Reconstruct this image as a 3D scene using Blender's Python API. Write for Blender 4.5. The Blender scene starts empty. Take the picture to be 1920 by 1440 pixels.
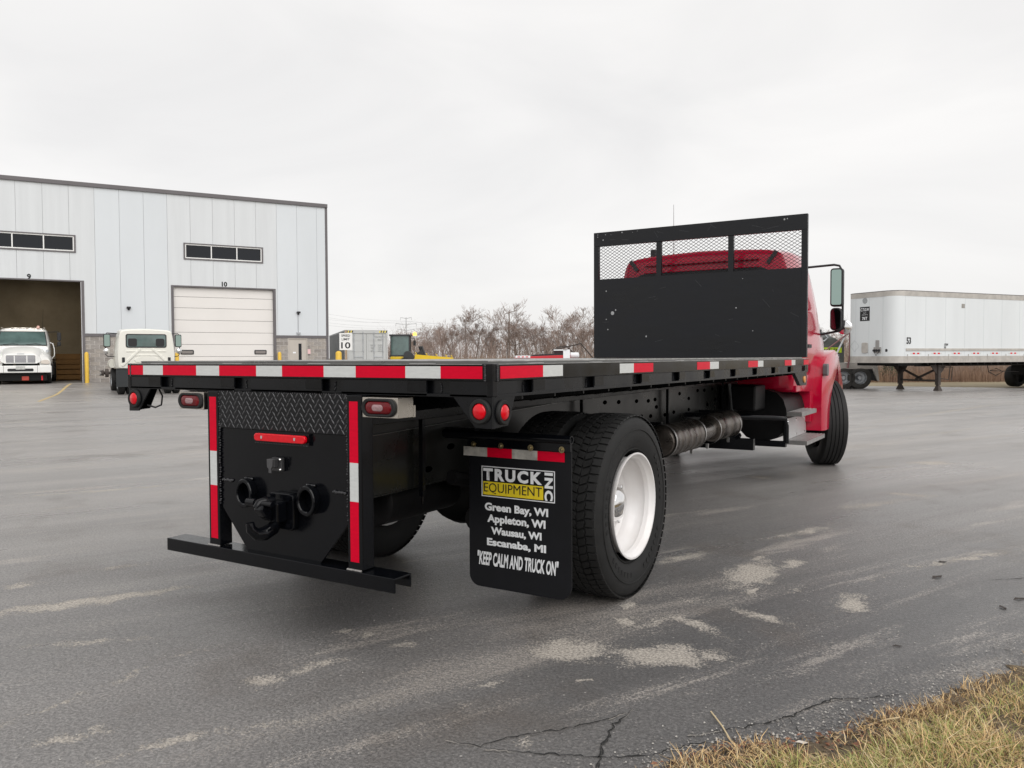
import bpy, bmesh, math, random
import numpy as np
from math import radians, sin, cos, pi
from mathutils import Vector, Matrix
random.seed(7); rng = np.random.default_rng(7)
S = bpy.context.scene
# ------------------------------------------------------------------ camera
yaw, pit, rol, FPX = -0.5521, -0.0331, -0.0042, 1509.3
CAM = Vector((2.9803, -2.7081, 1.358))
fw = Vector((sin(yaw)*cos(pit), cos(yaw)*cos(pit), sin(pit)))
rt = Vector((cos(yaw), -sin(yaw), 0)); up = rt.cross(fw)
c_, s_ = cos(rol), sin(rol)
rt, up = c_*rt + s_*up, -s_*rt + c_*up
cd = bpy.data.cameras.new('camera'); cam = bpy.data.objects.new('camera', cd)
S.collection.objects.link(cam)
m = Matrix((rt, up, -fw)).transposed().to_4x4(); m.translation = CAM
cam.matrix_world = m
cd.sensor_width = 36; cd.lens = FPX/1920*36; cd.clip_start = .05; cd.clip_end = 3000
S.camera = cam
# ------------------------------------------------------------------ sky, sun, exposure
W = bpy.data.worlds.new("World"); S.world = W; W.use_nodes = True
nt = W.node_tree; N_ = nt.nodes; L_ = nt.links; N_.clear()
SUN_EL, SUN_AZ = 42, 215          # soft sun behind cloud: behind and left of the camera's right shoulder
sky = N_.new('ShaderNodeTexSky'); sky.sky_type = 'NISHITA'; sky.sun_disc = False
sky.sun_elevation = radians(SUN_EL); sky.sun_rotation = radians(SUN_AZ)
b1 = N_.new('ShaderNodeBackground'); L_.new(sky.outputs[0], b1.inputs[0]); b1.inputs[1].default_value = 0.004
tc = N_.new('ShaderNodeTexCoord')
mp = N_.new('ShaderNodeMapping'); mp.inputs['Scale'].default_value = (1, 1, 3.2)
L_.new(tc.outputs['Generated'], mp.inputs[0])
n1 = N_.new('ShaderNodeTexNoise'); n1.inputs['Scale'].default_value = 2.1; n1.inputs['Detail'].default_value = 6
n1.inputs['Roughness'].default_value = .5; n1.inputs['Distortion'].default_value = .5
L_.new(mp.outputs[0], n1.inputs[0])
cr = N_.new('ShaderNodeValToRGB'); L_.new(n1.outputs[0], cr.inputs[0])
cr.color_ramp.elements[0].position = .3; cr.color_ramp.elements[0].color = (.72, .712, .708, 1)
cr.color_ramp.elements[1].position = .72; cr.color_ramp.elements[1].color = (.86, .845, .83, 1)
b2 = N_.new('ShaderNodeBackground'); L_.new(cr.outputs[0], b2.inputs[0]); b2.inputs[1].default_value = .885
ad = N_.new('ShaderNodeAddShader'); L_.new(b1.outputs[0], ad.inputs[0]); L_.new(b2.outputs[0], ad.inputs[1])
wo = N_.new('ShaderNodeOutputWorld'); L_.new(ad.outputs[0], wo.inputs[0])
sd = bpy.data.lights.new('sun', 'SUN'); sd.energy = 1.5; sd.angle = radians(60); sd.color = (1, .975, .95)
sun = bpy.data.objects.new('sun', sd); S.collection.objects.link(sun)
# direction towards the sun in world axes
sdir = Vector((cos(radians(SUN_EL))*cos(radians(-35)), cos(radians(SUN_EL))*sin(radians(-35)), sin(radians(SUN_EL))))
sun.rotation_euler = sdir.to_track_quat('Z', 'Y').to_euler()
sky.sun_rotation = math.atan2(sdir.x, sdir.y)
S.view_settings.view_transform = 'Standard'; S.view_settings.look = 'None'
S.view_settings.exposure = 0.36; S.view_settings.gamma = 1.0; S.view_settings.use_curve_mapping = False

# ------------------------------------------------------------------ materials
MATS = {}
def mat(name, col, rough=.5, metal=0., var=0., vscale=3., bump=0., bscale=60., spec=.5, coat=0., trans=0., emit=None, estr=0., vcol=None, stretch=None, rvar=0.):
    if name in MATS: return MATS[name]
    m = bpy.data.materials.new(name); m.use_nodes = True; t = m.node_tree; B = t.nodes['Principled BSDF']
    B.inputs['Base Color'].default_value = (*col, 1); B.inputs['Roughness'].default_value = rough
    B.inputs['Metallic'].default_value = metal; B.inputs['Specular IOR Level'].default_value = spec
    B.inputs['Coat Weight'].default_value = coat; B.inputs['Coat Roughness'].default_value = .06
    B.inputs['Transmission Weight'].default_value = trans
    if emit: B.inputs['Emission Color'].default_value = (*emit, 1); B.inputs['Emission Strength'].default_value = estr
    co = t.nodes.new('ShaderNodeTexCoord'); mpn = t.nodes.new('ShaderNodeMapping')
    t.links.new(co.outputs['Object'], mpn.inputs[0])
    if stretch: mpn.inputs['Scale'].default_value = stretch
    if var or rvar:
        n = t.nodes.new('ShaderNodeTexNoise'); n.inputs['Scale'].default_value = vscale; n.inputs['Detail'].default_value = 8; n.inputs['Roughness'].default_value = .62
        t.links.new(mpn.outputs[0], n.inputs[0])
    if var:
        r = t.nodes.new('ShaderNodeMapRange'); r.inputs[1].default_value = .3; r.inputs[2].default_value = .7
        t.links.new(n.outputs[0], r.inputs[0])
        mx = t.nodes.new('ShaderNodeMix'); mx.data_type = 'RGBA'
        v2 = vcol or tuple(c*(1-var) for c in col)
        mx.inputs[6].default_value = (*v2, 1); mx.inputs[7].default_value = (*col, 1)
        t.links.new(r.outputs[0], mx.inputs[0]); t.links.new(mx.outputs[2], B.inputs['Base Color'])
    if rvar:
        r2 = t.nodes.new('ShaderNodeMapRange'); r2.inputs[1].default_value = .3; r2.inputs[2].default_value = .7
        r2.inputs[3].default_value = rough-rvar; r2.inputs[4].default_value = rough+rvar
        t.links.new(n.outputs[0], r2.inputs[0]); t.links.new(r2.outputs[0], B.inputs['Roughness'])
    if bump:
        n2 = t.nodes.new('ShaderNodeTexNoise'); n2.inputs['Scale'].default_value = bscale; n2.inputs['Detail'].default_value = 4
        t.links.new(mpn.outputs[0], n2.inputs[0])
        bp = t.nodes.new('ShaderNodeBump'); bp.inputs['Strength'].default_value = bump; bp.inputs['Distance'].default_value = .01
        t.links.new(n2.outputs[0], bp.inputs['Height']); t.links.new(bp.outputs[0], B.inputs['Normal'])
    MATS[name] = m; return m
BLK = mat('black_paint', (.003, .0035, .005), .16, rvar=.06, var=.3, vscale=5, bump=.03, bscale=14, spec=.26)
FRM = mat('frame_black', (.0035, .004, .0055), .3, rvar=.1, spec=.28, var=.35, vscale=6, bump=.05, bscale=20)
BRD = mat('headboard_black', (.006, .007, .0105), .42, spec=.4, rvar=.2, var=.6, vscale=1.6, bump=.12, bscale=5, stretch=(1, 1, 3))
RUB = mat('rubber', (.021, .021, .021), .66, var=.5, vscale=9, bump=.12, bscale=220, rvar=.1, spec=.3)
RUBG = mat('rubber_dusty', (.07, .067, .062), .8, var=.4, vscale=6)
FLAP = mat('flap_rubber', (.006, .0065, .009), .42, spec=.3, var=.4, vscale=6, bump=.1, bscale=7)
RED = mat('red_paint', (.48, .001, .032), .22, spec=.25, coat=.75, var=.12, vscale=2)
TRED = mat('tape_red', (.70, .0, .026), .35, var=.14, vscale=22, spec=.12, stretch=(1, 1, 4))
TWHT = mat('tape_white', (.66, .68, .67), .34, var=.14, vscale=22, coat=.3, stretch=(1, 1, 4))
TDIRT = mat('tape_white_dirty', (.62, .60, .55), .5, var=.7, vscale=9)
LRED = mat('lens_red', (.75, .001, .012), .15, coat=.5, spec=.2, var=.2, vscale=40)
LDRK = mat('lens_dark_red', (.17, .002, .006), .16, coat=.25, spec=.25, var=.4, vscale=40)
LCLR = mat('lens_clear', (.40, .26, .27), .15, metal=.6, bump=.3, bscale=120)
STL = mat('stainless', (.62, .58, .52), .28, 1, var=.25, vscale=7, rvar=.1, bump=.08, bscale=18)
ALU = mat('aluminium', (.55, .54, .53), .42, 1, var=.3, vscale=8)
ALUP = mat('aluminium_plate', (.62, .62, .62), .5, .6, var=.12, vscale=5)
CHR = mat('chrome', (.8, .8, .8), .04, 1)
WHW = mat('white_wheel', (.80, .79, .79), .35, coat=.3, var=.22, vscale=2.5, vcol=(.70, .67, .65))
HOT = mat('exhaust_steel', (.20, .175, .155), .3, .9, var=.55, vscale=6, rvar=.12, bump=.15, bscale=30)
BRS = mat('brass_bolt', (.35, .29, .16), .35, 1)
WLD = mat('weld_paint', (.03, .03, .033), .22, bump=.6, bscale=160)
WLDP = mat('weld_bare', (.32, .31, .3), .3, .6, bump=.6, bscale=160)
LTR = mat('lettering_white', (.86, .88, .9), .45, var=.12, vscale=30)
YEL = mat('lettering_yellow', (.85, .66, .02), .45, var=.1, vscale=20)
INK = mat('ink_black', (.01, .01, .012), .5)
GLS = mat('glass_dark', (.012, .018, .018), .04, coat=1, spec=.6)
GLT = mat('glass_green', (.13, .20, .19), .06, coat=1, var=.5, vscale=1.2)
GLW = mat('window_glass', (.008, .010, .014), .09, spec=.4)
MIR = mat('mirror_glass', (.30, .39, .36), .02, 1)
WPT = mat('white_paint', (.84, .84, .82), .28, coat=.5, var=.05, vscale=2)
CRM = mat('cream_paint', (.80, .79, .72), .35, coat=.3, var=.06, vscale=2)
PAN = mat('wall_panel_paint', (.66, .695, .72), .5, var=.07, vscale=.35, stretch=(1, 1, .25))
PAND = mat('wall_panel_stained', (.665, .69, .705), .5, var=.09, vscale=1.3, stretch=(2.2, 1, .12))
TRM = mat('grey_trim', (.135, .125, .13), .5, var=.15, vscale=1)
DOR = mat('door_cream', (.77, .745, .715), .5, var=.05, vscale=.6)
DOR2 = mat('man_door_beige', (.50, .46, .41), .55, var=.08, vscale=2)
CMU = [mat('block_%s' % n, c, .92, var=.42, vscale=9, bump=.9, bscale=22) for n, c in
       (('grey', (.40, .37, .345)), ('tan', (.44, .40, .36)), ('brown', (.34, .31, .285)), ('pale', (.48, .45, .42)))]
MRT = mat('mortar', (.66, .64, .61), .95, var=.15, vscale=6)
YPT = mat('bollard_yellow', (.78, .50, .06), .5, var=.12, vscale=3)
INT = mat('bay_interior', (.40, .34, .25), .9, var=.4, vscale=.5)
CON = mat('interior_floor', (.16, .15, .14), .6, var=.3, vscale=1)
GRY = mat('container_grey', (.52, .53, .52), .55, var=.12, vscale=.8, stretch=(1, 1, .4))
GRYD = mat('container_side', (.30, .30, .29), .6, var=.15, vscale=.8)
TRL = mat('trailer_white', (.72, .75, .76), .38, var=.08, vscale=.7, stretch=(1.5, 1.5, .25))
TRB = mat('trailer_rail', (.56, .53, .49), .5, .3, var=.3, vscale=3)
RST = mat('rusty_steel', (.075, .06, .052), .8, var=.5, vscale=6)
LDY = mat('loader_yellow', (.80, .55, .02), .4, var=.12, vscale=2)
LIM = mat('sign_lime', (.62, .85, .03), .5)
OLV = mat('tarp_grey', (.30, .31, .31), .7, var=.3, vscale=2)
GLV = mat('galvanised', (.52, .54, .56), .5, .7, var=.2, vscale=3)
AMB = mat('amber_beacon', (.9, .35, .02), .3, emit=(1, .45, .05), estr=3.5)
HLT = mat('headlight_glass', (.62, .56, .5), .12, coat=1)
DRK = mat('axle_black', (.005, .005, .0055), .5, spec=.25, var=.5, vscale=5, bump=.2, bscale=20)
WRE = mat('cable_grey', (.35, .36, .38), .6)

# ------------------------------------------------------------------ helpers
def ob(name, mesh, parent=None, loc=None, rot=None, link=True):
    o = bpy.data.objects.new(name, mesh)
    S.collection.objects.link(o)
    if parent: o.parent = parent
    if loc is not None: o.location = loc
    if rot is not None: o.rotation_euler = rot
    return o
def tag(o, label=None, cat=None, group=None, kind=None):
    if label: o['label'] = label
    if cat: o['category'] = cat
    if group: o['group'] = group
    if kind: o['kind'] = kind
    return o
def thing(name, label, cat, loc=(0, 0, 0), rz=0., group=None):
    o = ob(name, None, None, loc, (0, 0, rz)); o.empty_display_size = .2
    return tag(o, label, cat, group)
class MB:
    def __init__(s): s.v = []; s.f = []; s.mi = []; s.cur = 0
    def add(s, vs, fs, M=None):
        b = len(s.v)
        if M is not None: vs = [tuple(M @ Vector(v)) for v in vs]
        s.v += [tuple(v) for v in vs]; s.f += [tuple(i+b for i in f) for f in fs]; s.mi += [s.cur]*len(fs)
        return s
    def box(s, x0, x1, y0, y1, z0, z1, M=None):
        return s.add([(x0,y0,z0),(x1,y0,z0),(x1,y1,z0),(x0,y1,z0),(x0,y0,z1),(x1,y0,z1),(x1,y1,z1),(x0,y1,z1)],
                     [(0,3,2,1),(4,5,6,7),(0,1,5,4),(1,2,6,5),(2,3,7,6),(3,0,4,7)], M)
    def prism(s, poly, a0, a1, ax='x', M=None):
        """poly: list of 2D points in the other two axes (yz for x, xz for y, xy for z)"""
        n = len(poly)
        def P(p, a):
            return (a, p[0], p[1]) if ax == 'x' else (p[0], a, p[1]) if ax == 'y' else (p[0], p[1], a)
        vs = [P(p, a0) for p in poly] + [P(p, a1) for p in poly]
        fs = [tuple(range(n)), tuple(range(2*n-1, n-1, -1))] + [(i, n+i, n+(i+1) % n, (i+1) % n) for i in range(n)]
        return s.add(vs, fs, M)
    def loft(s, rings, cap=True, M=None):
        n = len(rings[0]); vs = [p for r in rings for p in r]; fs = []
        for k in range(len(rings)-1):
            for i in range(n):
                j = (i+1) % n; fs.append((k*n+i, k*n+j, (k+1)*n+j, (k+1)*n+i))
        if cap: fs.append(tuple(range(n-1, -1, -1))); fs.append(tuple((len(rings)-1)*n+i for i in range(n)))
        return s.add(vs, fs, M)
    def lathe(s, prof, n=24, ax='x', M=None, cap=False):
        """prof: (axial, radius)"""
        rings = []
        for a, r in prof:
            ring = []
            for i in range(n):
                t = 2*pi*i/n; p, q = r*cos(t), r*sin(t)
                ring.append((a, p, q) if ax == 'x' else (q, a, p) if ax == 'y' else (p, q, a))
            rings.append(ring)
        return s.loft(rings, cap, M)
    def tube(s, pts, r, n=8, cap=True, M=None):
        pts = [Vector(p) for p in pts]; rs = r if isinstance(r, (list, tuple)) else [r]*len(pts)
        rings = []; pu = None
        for i, p in enumerate(pts):
            d = (pts[min(i+1, len(pts)-1)]-pts[max(i-1, 0)]).normalized()
            if pu is None:
                pu = d.orthogonal().normalized()
            else:
                pu = (pu - d*pu.dot(d)); pu = pu.normalized() if pu.length > 1e-6 else d.orthogonal().normalized()
            w = d.cross(pu)
            rings.append([tuple(p + (pu*cos(2*pi*k/n)+w*sin(2*pi*k/n))*rs[i]) for k in range(n)])
        return s.loft(rings, cap, M)
    def build(s, name, mt, parent=None, smooth=None, bevel=None, loc=None, rot=None, bseg=2):
        me = bpy.data.meshes.new(name); me.from_pydata(s.v, [], s.f)
        for x in (mt if isinstance(mt, (list, tuple)) else [mt]): me.materials.append(x)
        if any(s.mi): me.polygons.foreach_set('material_index', s.mi)
        bm = bmesh.new(); bm.from_mesh(me); bmesh.ops.recalc_face_normals(bm, faces=bm.faces); bm.to_mesh(me); bm.free()
        if smooth is not None:
            me.polygons.foreach_set('use_smooth', [True]*len(me.polygons)); me.set_sharp_from_angle(angle=radians(smooth))
        o = ob(name, me, parent, loc, rot)
        if bevel:
            b = o.modifiers.new('bevel', 'BEVEL'); b.width = bevel; b.segments = bseg; b.limit_method = 'ANGLE'; b.angle_limit = radians(40)
        return o
def BX(name, mt, parent, *a, bevel=None, **k): return MB().box(*a).build(name, mt, parent, bevel=bevel, **k)
def copy_tree(o, parent=None):
    c = o.copy(); S.collection.objects.link(c); c.parent = parent
    for ch in list(o.children): copy_tree(ch, c)
    return c
def chaikin(p, n=2):
    for _ in range(n):
        q = []
        for i in range(len(p)):
            a, b = p[i], p[(i+1) % len(p)]
            q.append(tuple(a[k]*.75+b[k]*.25 for k in range(len(a)))); q.append(tuple(a[k]*.25+b[k]*.75 for k in range(len(a))))
        p = q
    return p
def rrect(x0, x1, y0, y1, r, n=5):
    P = []
    for cx, cy, a in ((x1-r, y1-r, 0), (x0+r, y1-r, 90), (x0+r, y0+r, 180), (x1-r, y0+r, 270)):
        for i in range(n+1):
            t = radians(a+90*i/n); P.append((cx+r*cos(t), cy+r*sin(t)))
    return P
def text(body, name, mt, parent, M, size=1., width=None, height=None, off=.0, thick=.001, shear=0., spacing=1.):
    """flat lettering as real thin geometry; M maps text plane (x right, y up, z out) to parent space, centred"""
    cu = bpy.data.curves.new('txt', 'FONT'); cu.body = body; cu.size = 1; cu.offset = off; cu.extrude = 0.0; cu.shear = shear
    cu.space_character = spacing; cu.resolution_u = 3
    t = bpy.data.objects.new('txt', cu); S.collection.objects.link(t); bpy.context.view_layer.update()
    dg = bpy.context.evaluated_depsgraph_get(); me = bpy.data.meshes.new_from_object(t.evaluated_get(dg))
    bpy.data.objects.remove(t); bpy.data.curves.remove(cu)
    v = np.array([x.co[:] for x in me.vertices]); mn, mx = v.min(0), v.max(0); c = (mn+mx)/2; d = mx-mn
    sx = width/d[0] if width else size; sy = height/d[1] if height else (sx if width else size)
    if not width and height: sx = sy
    for x in me.vertices: x.co = M @ Vector(((x.co.x-c[0])*sx, (x.co.y-c[1])*sy, thick))
    me.materials.append(mt)
    return ob(name, me, parent)
def Mpl(o, x, y):  # frame matrix from origin, x axis, y axis
    x = Vector(x).normalized(); y = Vector(y).normalized(); z = x.cross(y)
    m = Matrix((x, y, z)).transposed().to_4x4(); m.translation = Vector(o); return m

# ground height: gently rises to the building apron and falls a little under the trailers
BA = Vector((-34.2, 19.0)); BD = Vector((.48717, .87331)); BN = Vector((.87331, -.48717))
def sm(t): t = min(1, max(0, t)); return t*t*(3-2*t)
def gz(x, y):
    n = (Vector((x, y))-BA).dot(BN)
    return .24*sm((8.2-n)/7.) - .15*sm((y-22)/11.)*sm((x+12)/8.)

def pix(px, py, z):
    return CAM+(fw+rt*(px-960)/FPX-up*(py-720)/FPX)*z
# ------------------------------------------------------------------ ground
def asphalt_mat():
    m = bpy.data.materials.new('asphalt'); m.use_nodes = True; t = m.node_tree; B = t.nodes['Principled BSDF']; nn = t.nodes; ll = t.links
    co = nn.new('ShaderNodeTexCoord')
    def noise(scale, det=6, rough=.6, vec=None, dist=0.):
        n = nn.new('ShaderNodeTexNoise'); n.inputs['Scale'].default_value = scale; n.inputs['Detail'].default_value = det
        n.inputs['Roughness'].default_value = rough; n.inputs['Distortion'].default_value = dist
        ll.new(vec or co.outputs['Object'], n.inputs[0]); return n.outputs[0]
    def rng_(src, a, b, c=0., d=1.):
        r = nn.new('ShaderNodeMapRange'); ll.new(src, r.inputs[0])
        for i, v in enumerate((a, b, c, d)): r.inputs[i+1].default_value = v
        return r.outputs[0]
    def math_(op, a, b=None, clamp=False):
        n = nn.new('ShaderNodeMath'); n.operation = op; n.use_clamp = clamp
        for i, v in enumerate((a, b)):
            if v is None: continue
            if isinstance(v, (int, float)): n.inputs[i].default_value = v
            else: ll.new(v, n.inputs[i])
        return n.outputs[0]
    def mix(f, a, b):
        n = nn.new('ShaderNodeMix'); n.data_type = 'RGBA'; ll.new(f, n.inputs[0])
        for i, v in ((6, a), (7, b)):
            if isinstance(v, tuple): n.inputs[i].default_value = (*v, 1)
            else: ll.new(v, n.inputs[i])
        return n.outputs[2]
    mp1 = nn.new('ShaderNodeMapping'); mp1.vector_type = 'TEXTURE'; mp1.inputs['Rotation'].default_value = (0, 0, radians(64)); mp1.inputs['Scale'].default_value = (5.5, .8, 1)
    ll.new(co.outputs['Object'], mp1.inputs[0]); sv = mp1.outputs[0]
    mp2 = nn.new('ShaderNodeMapping'); mp2.vector_type = 'TEXTURE'; mp2.inputs['Rotation'].default_value = (0, 0, radians(66)); mp2.inputs['Scale'].default_value = (14, 1.1, 1)
    ll.new(co.outputs['Object'], mp2.inputs[0])
    fine = noise(75, 5, .8); med = noise(5, 7, .62); big = noise(.22, 4, .55); tex = noise(30, 5, .72)
    st = noise(.75, 8, .66, sv, .5); st2 = noise(2.2, 6, .66, sv, .4); st3 = noise(.35, 6, .6, sv, .3)
    base = mix(rng_(big, .38, .62), (.13, .128, .13), (.275, .268, .264))
    base = mix(rng_(med, .3, .72, 0, .5), base, (.19, .18, .172))
    base = mix(rng_(st3, .49, .58, 0, .6), base, (.075, .075, .077))
    base = mix(rng_(tex, .58, .42, 0, .6), base, (.055, .055, .056))
    base = mix(rng_(noise(70, 3, .8), .58, .66, 0, .5), base, (.36, .345, .33))
    # paler with distance from the truck: painted sky sheen as well as wear
    gx = nn.new('ShaderNodeVectorMath'); gx.operation = 'DISTANCE'; ll.new(co.outputs['Object'], gx.inputs[0]); gx.inputs[1].default_value = (1.7, 1.6, 0)
    worn_sheen = rng_(math_('ADD', gx.outputs['Value'], math_('MULTIPLY', math_('SUBTRACT', noise(.5, 4, .6, sv), .5), 5.)), 1.0, 6.2, .08, 1.)
    base = mix(math_('MULTIPLY', worn_sheen, .82), base, (.44, .415, .395))
    base = mix(math_('MULTIPLY', math_('MULTIPLY', rng_(st3, .50, .60), worn_sheen), .40), base, (.27, .258, .248))
    rip = noise(1.1, 5, .55, mp2.outputs[0], .3)
    base = mix(math_('MULTIPLY', math_('MULTIPLY', rng_(rip, .50, .66), worn_sheen), .4), base, (.53, .50, .47))
    base = mix(math_('MULTIPLY', math_('MULTIPLY', rng_(rip, .48, .36), worn_sheen), .3), base, (.25, .24, .232))
    # pale worn streaks where the sealer has gone
    grain = math_('ADD', math_('MULTIPLY', noise(95, 3, .85), .65), math_('MULTIPLY', noise(38, 4, .8), .35))
    gr0 = math_('MULTIPLY', math_('SUBTRACT', grain, .5), 4.2)
    def grainy(m, lo=.42, hi=.62): return rng_(math_('ADD', m, gr0), lo, hi)
    g1 = grainy(rng_(st, .42, .66, -.55, .8)); g2 = grainy(rng_(st2, .42, .66, -.65, .75)); g3_ = grainy(rng_(noise(2.6, 6, .7), .40, .66, -.75, .45))
    base = mix(math_('MULTIPLY', g3_, .55), base, (.40, .375, .35))
    base = mix(math_('MULTIPLY', g1, .8), base, (.44, .40, .36))
    base = mix(math_('MULTIPLY', g2, .8), base, (.50, .455, .41))
    # individual worn patches and drawn-out streaks: (x, y, half length, half width, angle, strength)
    spots = [(1.27, .58, .16, .12, .3, 1.5), (1.66, .73, .23, .10, .45, 1.5), (1.64, 2.34, .15, .26, 0, 1.3), (1.80, 2.70, .08, .14, 0, 1.1), (1.735, 1.95, .06, .07, 0, 1.2), (1.58, 2.75, .05, .12, 0, 1.1),
             (2.27, 2.0, .10, .14, 0, 1.2), (.169, .209, .03, .04, 0, 1.5), (.339, .257, .025, .03, 0, 1.5), (1.24, 1.33, .05, .06, 0, 1.1), (1.33, 1.08, .05, .07, 0, 1.1), (1.50, .32, .03, .02, 0, 1.2)]
    spots += [(-1.4, -0.16, 0.51, 0.055, 1.08, 1.3), (-0.19, -0.99, 0.21, 0.02, 1.59, 0.75), (-0.22, -0.65, 0.16, 0.03, 1.74, 0.7), (0.11, -1.17, 0.08, 0.03, 0.83, 0.9), (0.16, -1.04, 0.07, 0.025, 1.08, 0.7), (0.46, -0.99, 0.22, 0.028, 1.2, 0.8), (0.66, -0.68, 0.19, 0.018, 0.88, 0.7), (0.34, -0.41, 0.1, 0.07, 1.1, 1.1), (0.41, -0.17, 0.16, 0.05, 1.16, 0.75), (0.56, 0.21, 0.05, 0.03, 0.98, 1.0), (1.16, 0.04, 0.12, 0.02, 0.88, 0.7), (1.18, -0.19, 0.1, 0.02, 1.25, 0.5), (-2.06, -0.15, 0.13, 0.04, 0.91, 0.9), (-4.95, 2.16, 0.94, 0.05, 1.09, 0.8), (-7.53, 4.21, 1.75, 0.05, 0.79, 0.6), (-1.94, 0.4, 0.33, 0.04, 1.07, 0.5), (-0.74, -0.5, 0.41, 0.04, 0.76, 0.6), (-0.22, -0.37, 0.18, 0.03, 1.39, 0.6), (1.14, 2.49, 0.26, 0.05, 1.22, 0.9), (1.66, 3.72, 0.44, 0.06, 1.16, 0.8), (1.44, 1.12, 0.21, 0.03, 1.25, 0.8), (1.63, 1.23, 0.19, 0.035, -0.57, 0.95), (1.89, 1.53, 0.18, 0.03, -0.43, 0.95), (1.92, 2.04, 0.17, 0.03, 1.2, 0.7), (1.49, 1.6, 0.13, 0.06, 0.16, 0.6), (2.34, 2.66, 0.39, 0.03, 1.3, 0.5), (2.76, 3.44, 0.6, 0.04, 0.97, 0.8), (1.94, 5.21, 0.58, 0.08, 1.14, 0.7), (2.15, 5.98, 0.28, 0.08, 0.25, 0.8), (2.17, 8.71, 0.36, 0.16, 0.81, 1.1), (1.67, 7.98, 0.44, 0.1, 0.96, 0.6), (1.9, 20.0, 6.37, 0.12, 1.33, 0.7), (2.14, 13.62, 3.43, 0.1, 1.23, 0.6), (1.23, 8.71, 0.73, 0.1, 1.41, 0.5), (0.63, 6.41, 0.15, 0.12, -0.04, 0.9), (2.27, 1.29, 0.2, 0.04, 1.11, 0.4), (1.57, -0.3, 0.07, 0.03, 0.96, 0.5), (0.08, 0.1, 0.06, 0.05, 1.28, 0.35)]
    mask = None; wv = math_('MULTIPLY', math_('SUBTRACT', noise(7, 4, .65), .5), 1.7)
    wn = nn.new('ShaderNodeTexNoise'); wn.inputs['Scale'].default_value = 6; wn.inputs['Detail'].default_value = 5; wn.inputs['Roughness'].default_value = .7; ll.new(co.outputs['Object'], wn.inputs[0])
    w1 = nn.new('ShaderNodeVectorMath'); w1.operation = 'SUBTRACT'; ll.new(wn.outputs['Color'], w1.inputs[0]); w1.inputs[1].default_value = (.5, .5, .5)
    w2 = nn.new('ShaderNodeVectorMath'); w2.operation = 'SCALE'; ll.new(w1.outputs[0], w2.inputs[0]); w2.inputs['Scale'].default_value = .26
    w3 = nn.new('ShaderNodeVectorMath'); w3.operation = 'ADD'; ll.new(w2.outputs[0], w3.inputs[0]); ll.new(co.outputs['Object'], w3.inputs[1])
    for x, y, ln, wd, an, stg in spots:
        wd *= 1.35 if stg < 1.5 else 1.05
        a = nn.new('ShaderNodeVectorMath'); a.operation = 'SUBTRACT'; ll.new(w3.outputs[0], a.inputs[0]); a.inputs[1].default_value = (x, y, 0)
        du = nn.new('ShaderNodeVectorMath'); du.operation = 'DOT_PRODUCT'; ll.new(a.outputs[0], du.inputs[0]); du.inputs[1].default_value = (cos(an)/ln, sin(an)/ln, 0)
        dv = nn.new('ShaderNodeVectorMath'); dv.operation = 'DOT_PRODUCT'; ll.new(a.outputs[0], dv.inputs[0]); dv.inputs[1].default_value = (-sin(an)/wd, cos(an)/wd, 0)
        r2 = math_('SQRT', math_('ADD', math_('POWER', math_('ABSOLUTE', du.outputs['Value']), 2.), math_('POWER', math_('ABSOLUTE', dv.outputs['Value']), 2.)))
        v = math_('SUBTRACT', stg, math_('MULTIPLY', r2, .9 if stg > 1 else .55))
        mask = v if mask is None else math_('MAXIMUM', mask, v)
    mask = math_('MINIMUM', math_('ADD', mask, math_('MULTIPLY', wv, 1.0)), 1.15)
    mask = math_('MAXIMUM', mask, -1.5)
    mask = grainy(mask)
    base = mix(math_('MULTIPLY', mask, .9), base, (.60, .545, .475))
    # brown earth stains near the verge
    br = math_('MULTIPLY', rng_(noise(1.1, 5, .6), .55, .72), .5)
    base = mix(br, base, (.13, .105, .085))
    # aggregate grains
    vo = nn.new('ShaderNodeTexVoronoi'); vo.inputs['Scale'].default_value = 110; ll.new(co.outputs['Object'], vo.inputs[0])
    g = math_('MULTIPLY', rng_(vo.outputs['Distance'], .22, .12), rng_(vo.outputs['Color'], .82, .9))
    base = mix(math_('MULTIPLY', g, .9), base, (.5, .48, .45))
    vc = nn.new('ShaderNodeTexVoronoi'); vc.inputs['Scale'].default_value = 48; ll.new(co.outputs['Object'], vc.inputs[0])
    g3 = math_('MULTIPLY', rng_(vc.outputs['Distance'], .30, .18), math_('MULTIPLY', rng_(vc.outputs['Color'], .55, .62), rng_(noise(1.6, 5, .65), .46, .60)))
    base = mix(math_('MULTIPLY', g3, .7), base, (.46, .43, .40))
    vd = nn.new('ShaderNodeTexVoronoi'); vd.inputs['Scale'].default_value = 16; ll.new(co.outputs['Object'], vd.inputs[0])
    g2 = math_('MULTIPLY', rng_(vd.outputs['Distance'], .10, .05), rng_(vd.outputs['Color'], .62, .68))
    base = mix(g2, base, (.5, .48, .45))
    base = mix(rng_(fine, .60, .42, 0, .6), base, (.03, .03, .031))
    ll.new(base, B.inputs['Base Color'])
    rr = math_('ADD', rng_(noise(.8, 5, .6, sv), .35, .65, .24, .50), math_('MULTIPLY', mask, .3)); ll.new(rr, B.inputs['Roughness'])
    B.inputs['Specular IOR Level'].default_value = .5
    bp = nn.new('ShaderNodeBump'); bp.inputs['Strength'].default_value = .75; bp.inputs['Distance'].default_value = .008
    hh = math_('ADD', math_('MULTIPLY', fine, 1.), math_('ADD', math_('MULTIPLY', tex, .8), math_('MULTIPLY', mask, -.2)))
    ll.new(hh, bp.inputs['Height']); ll.new(bp.outputs[0], B.inputs['Normal'])
    return m
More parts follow.
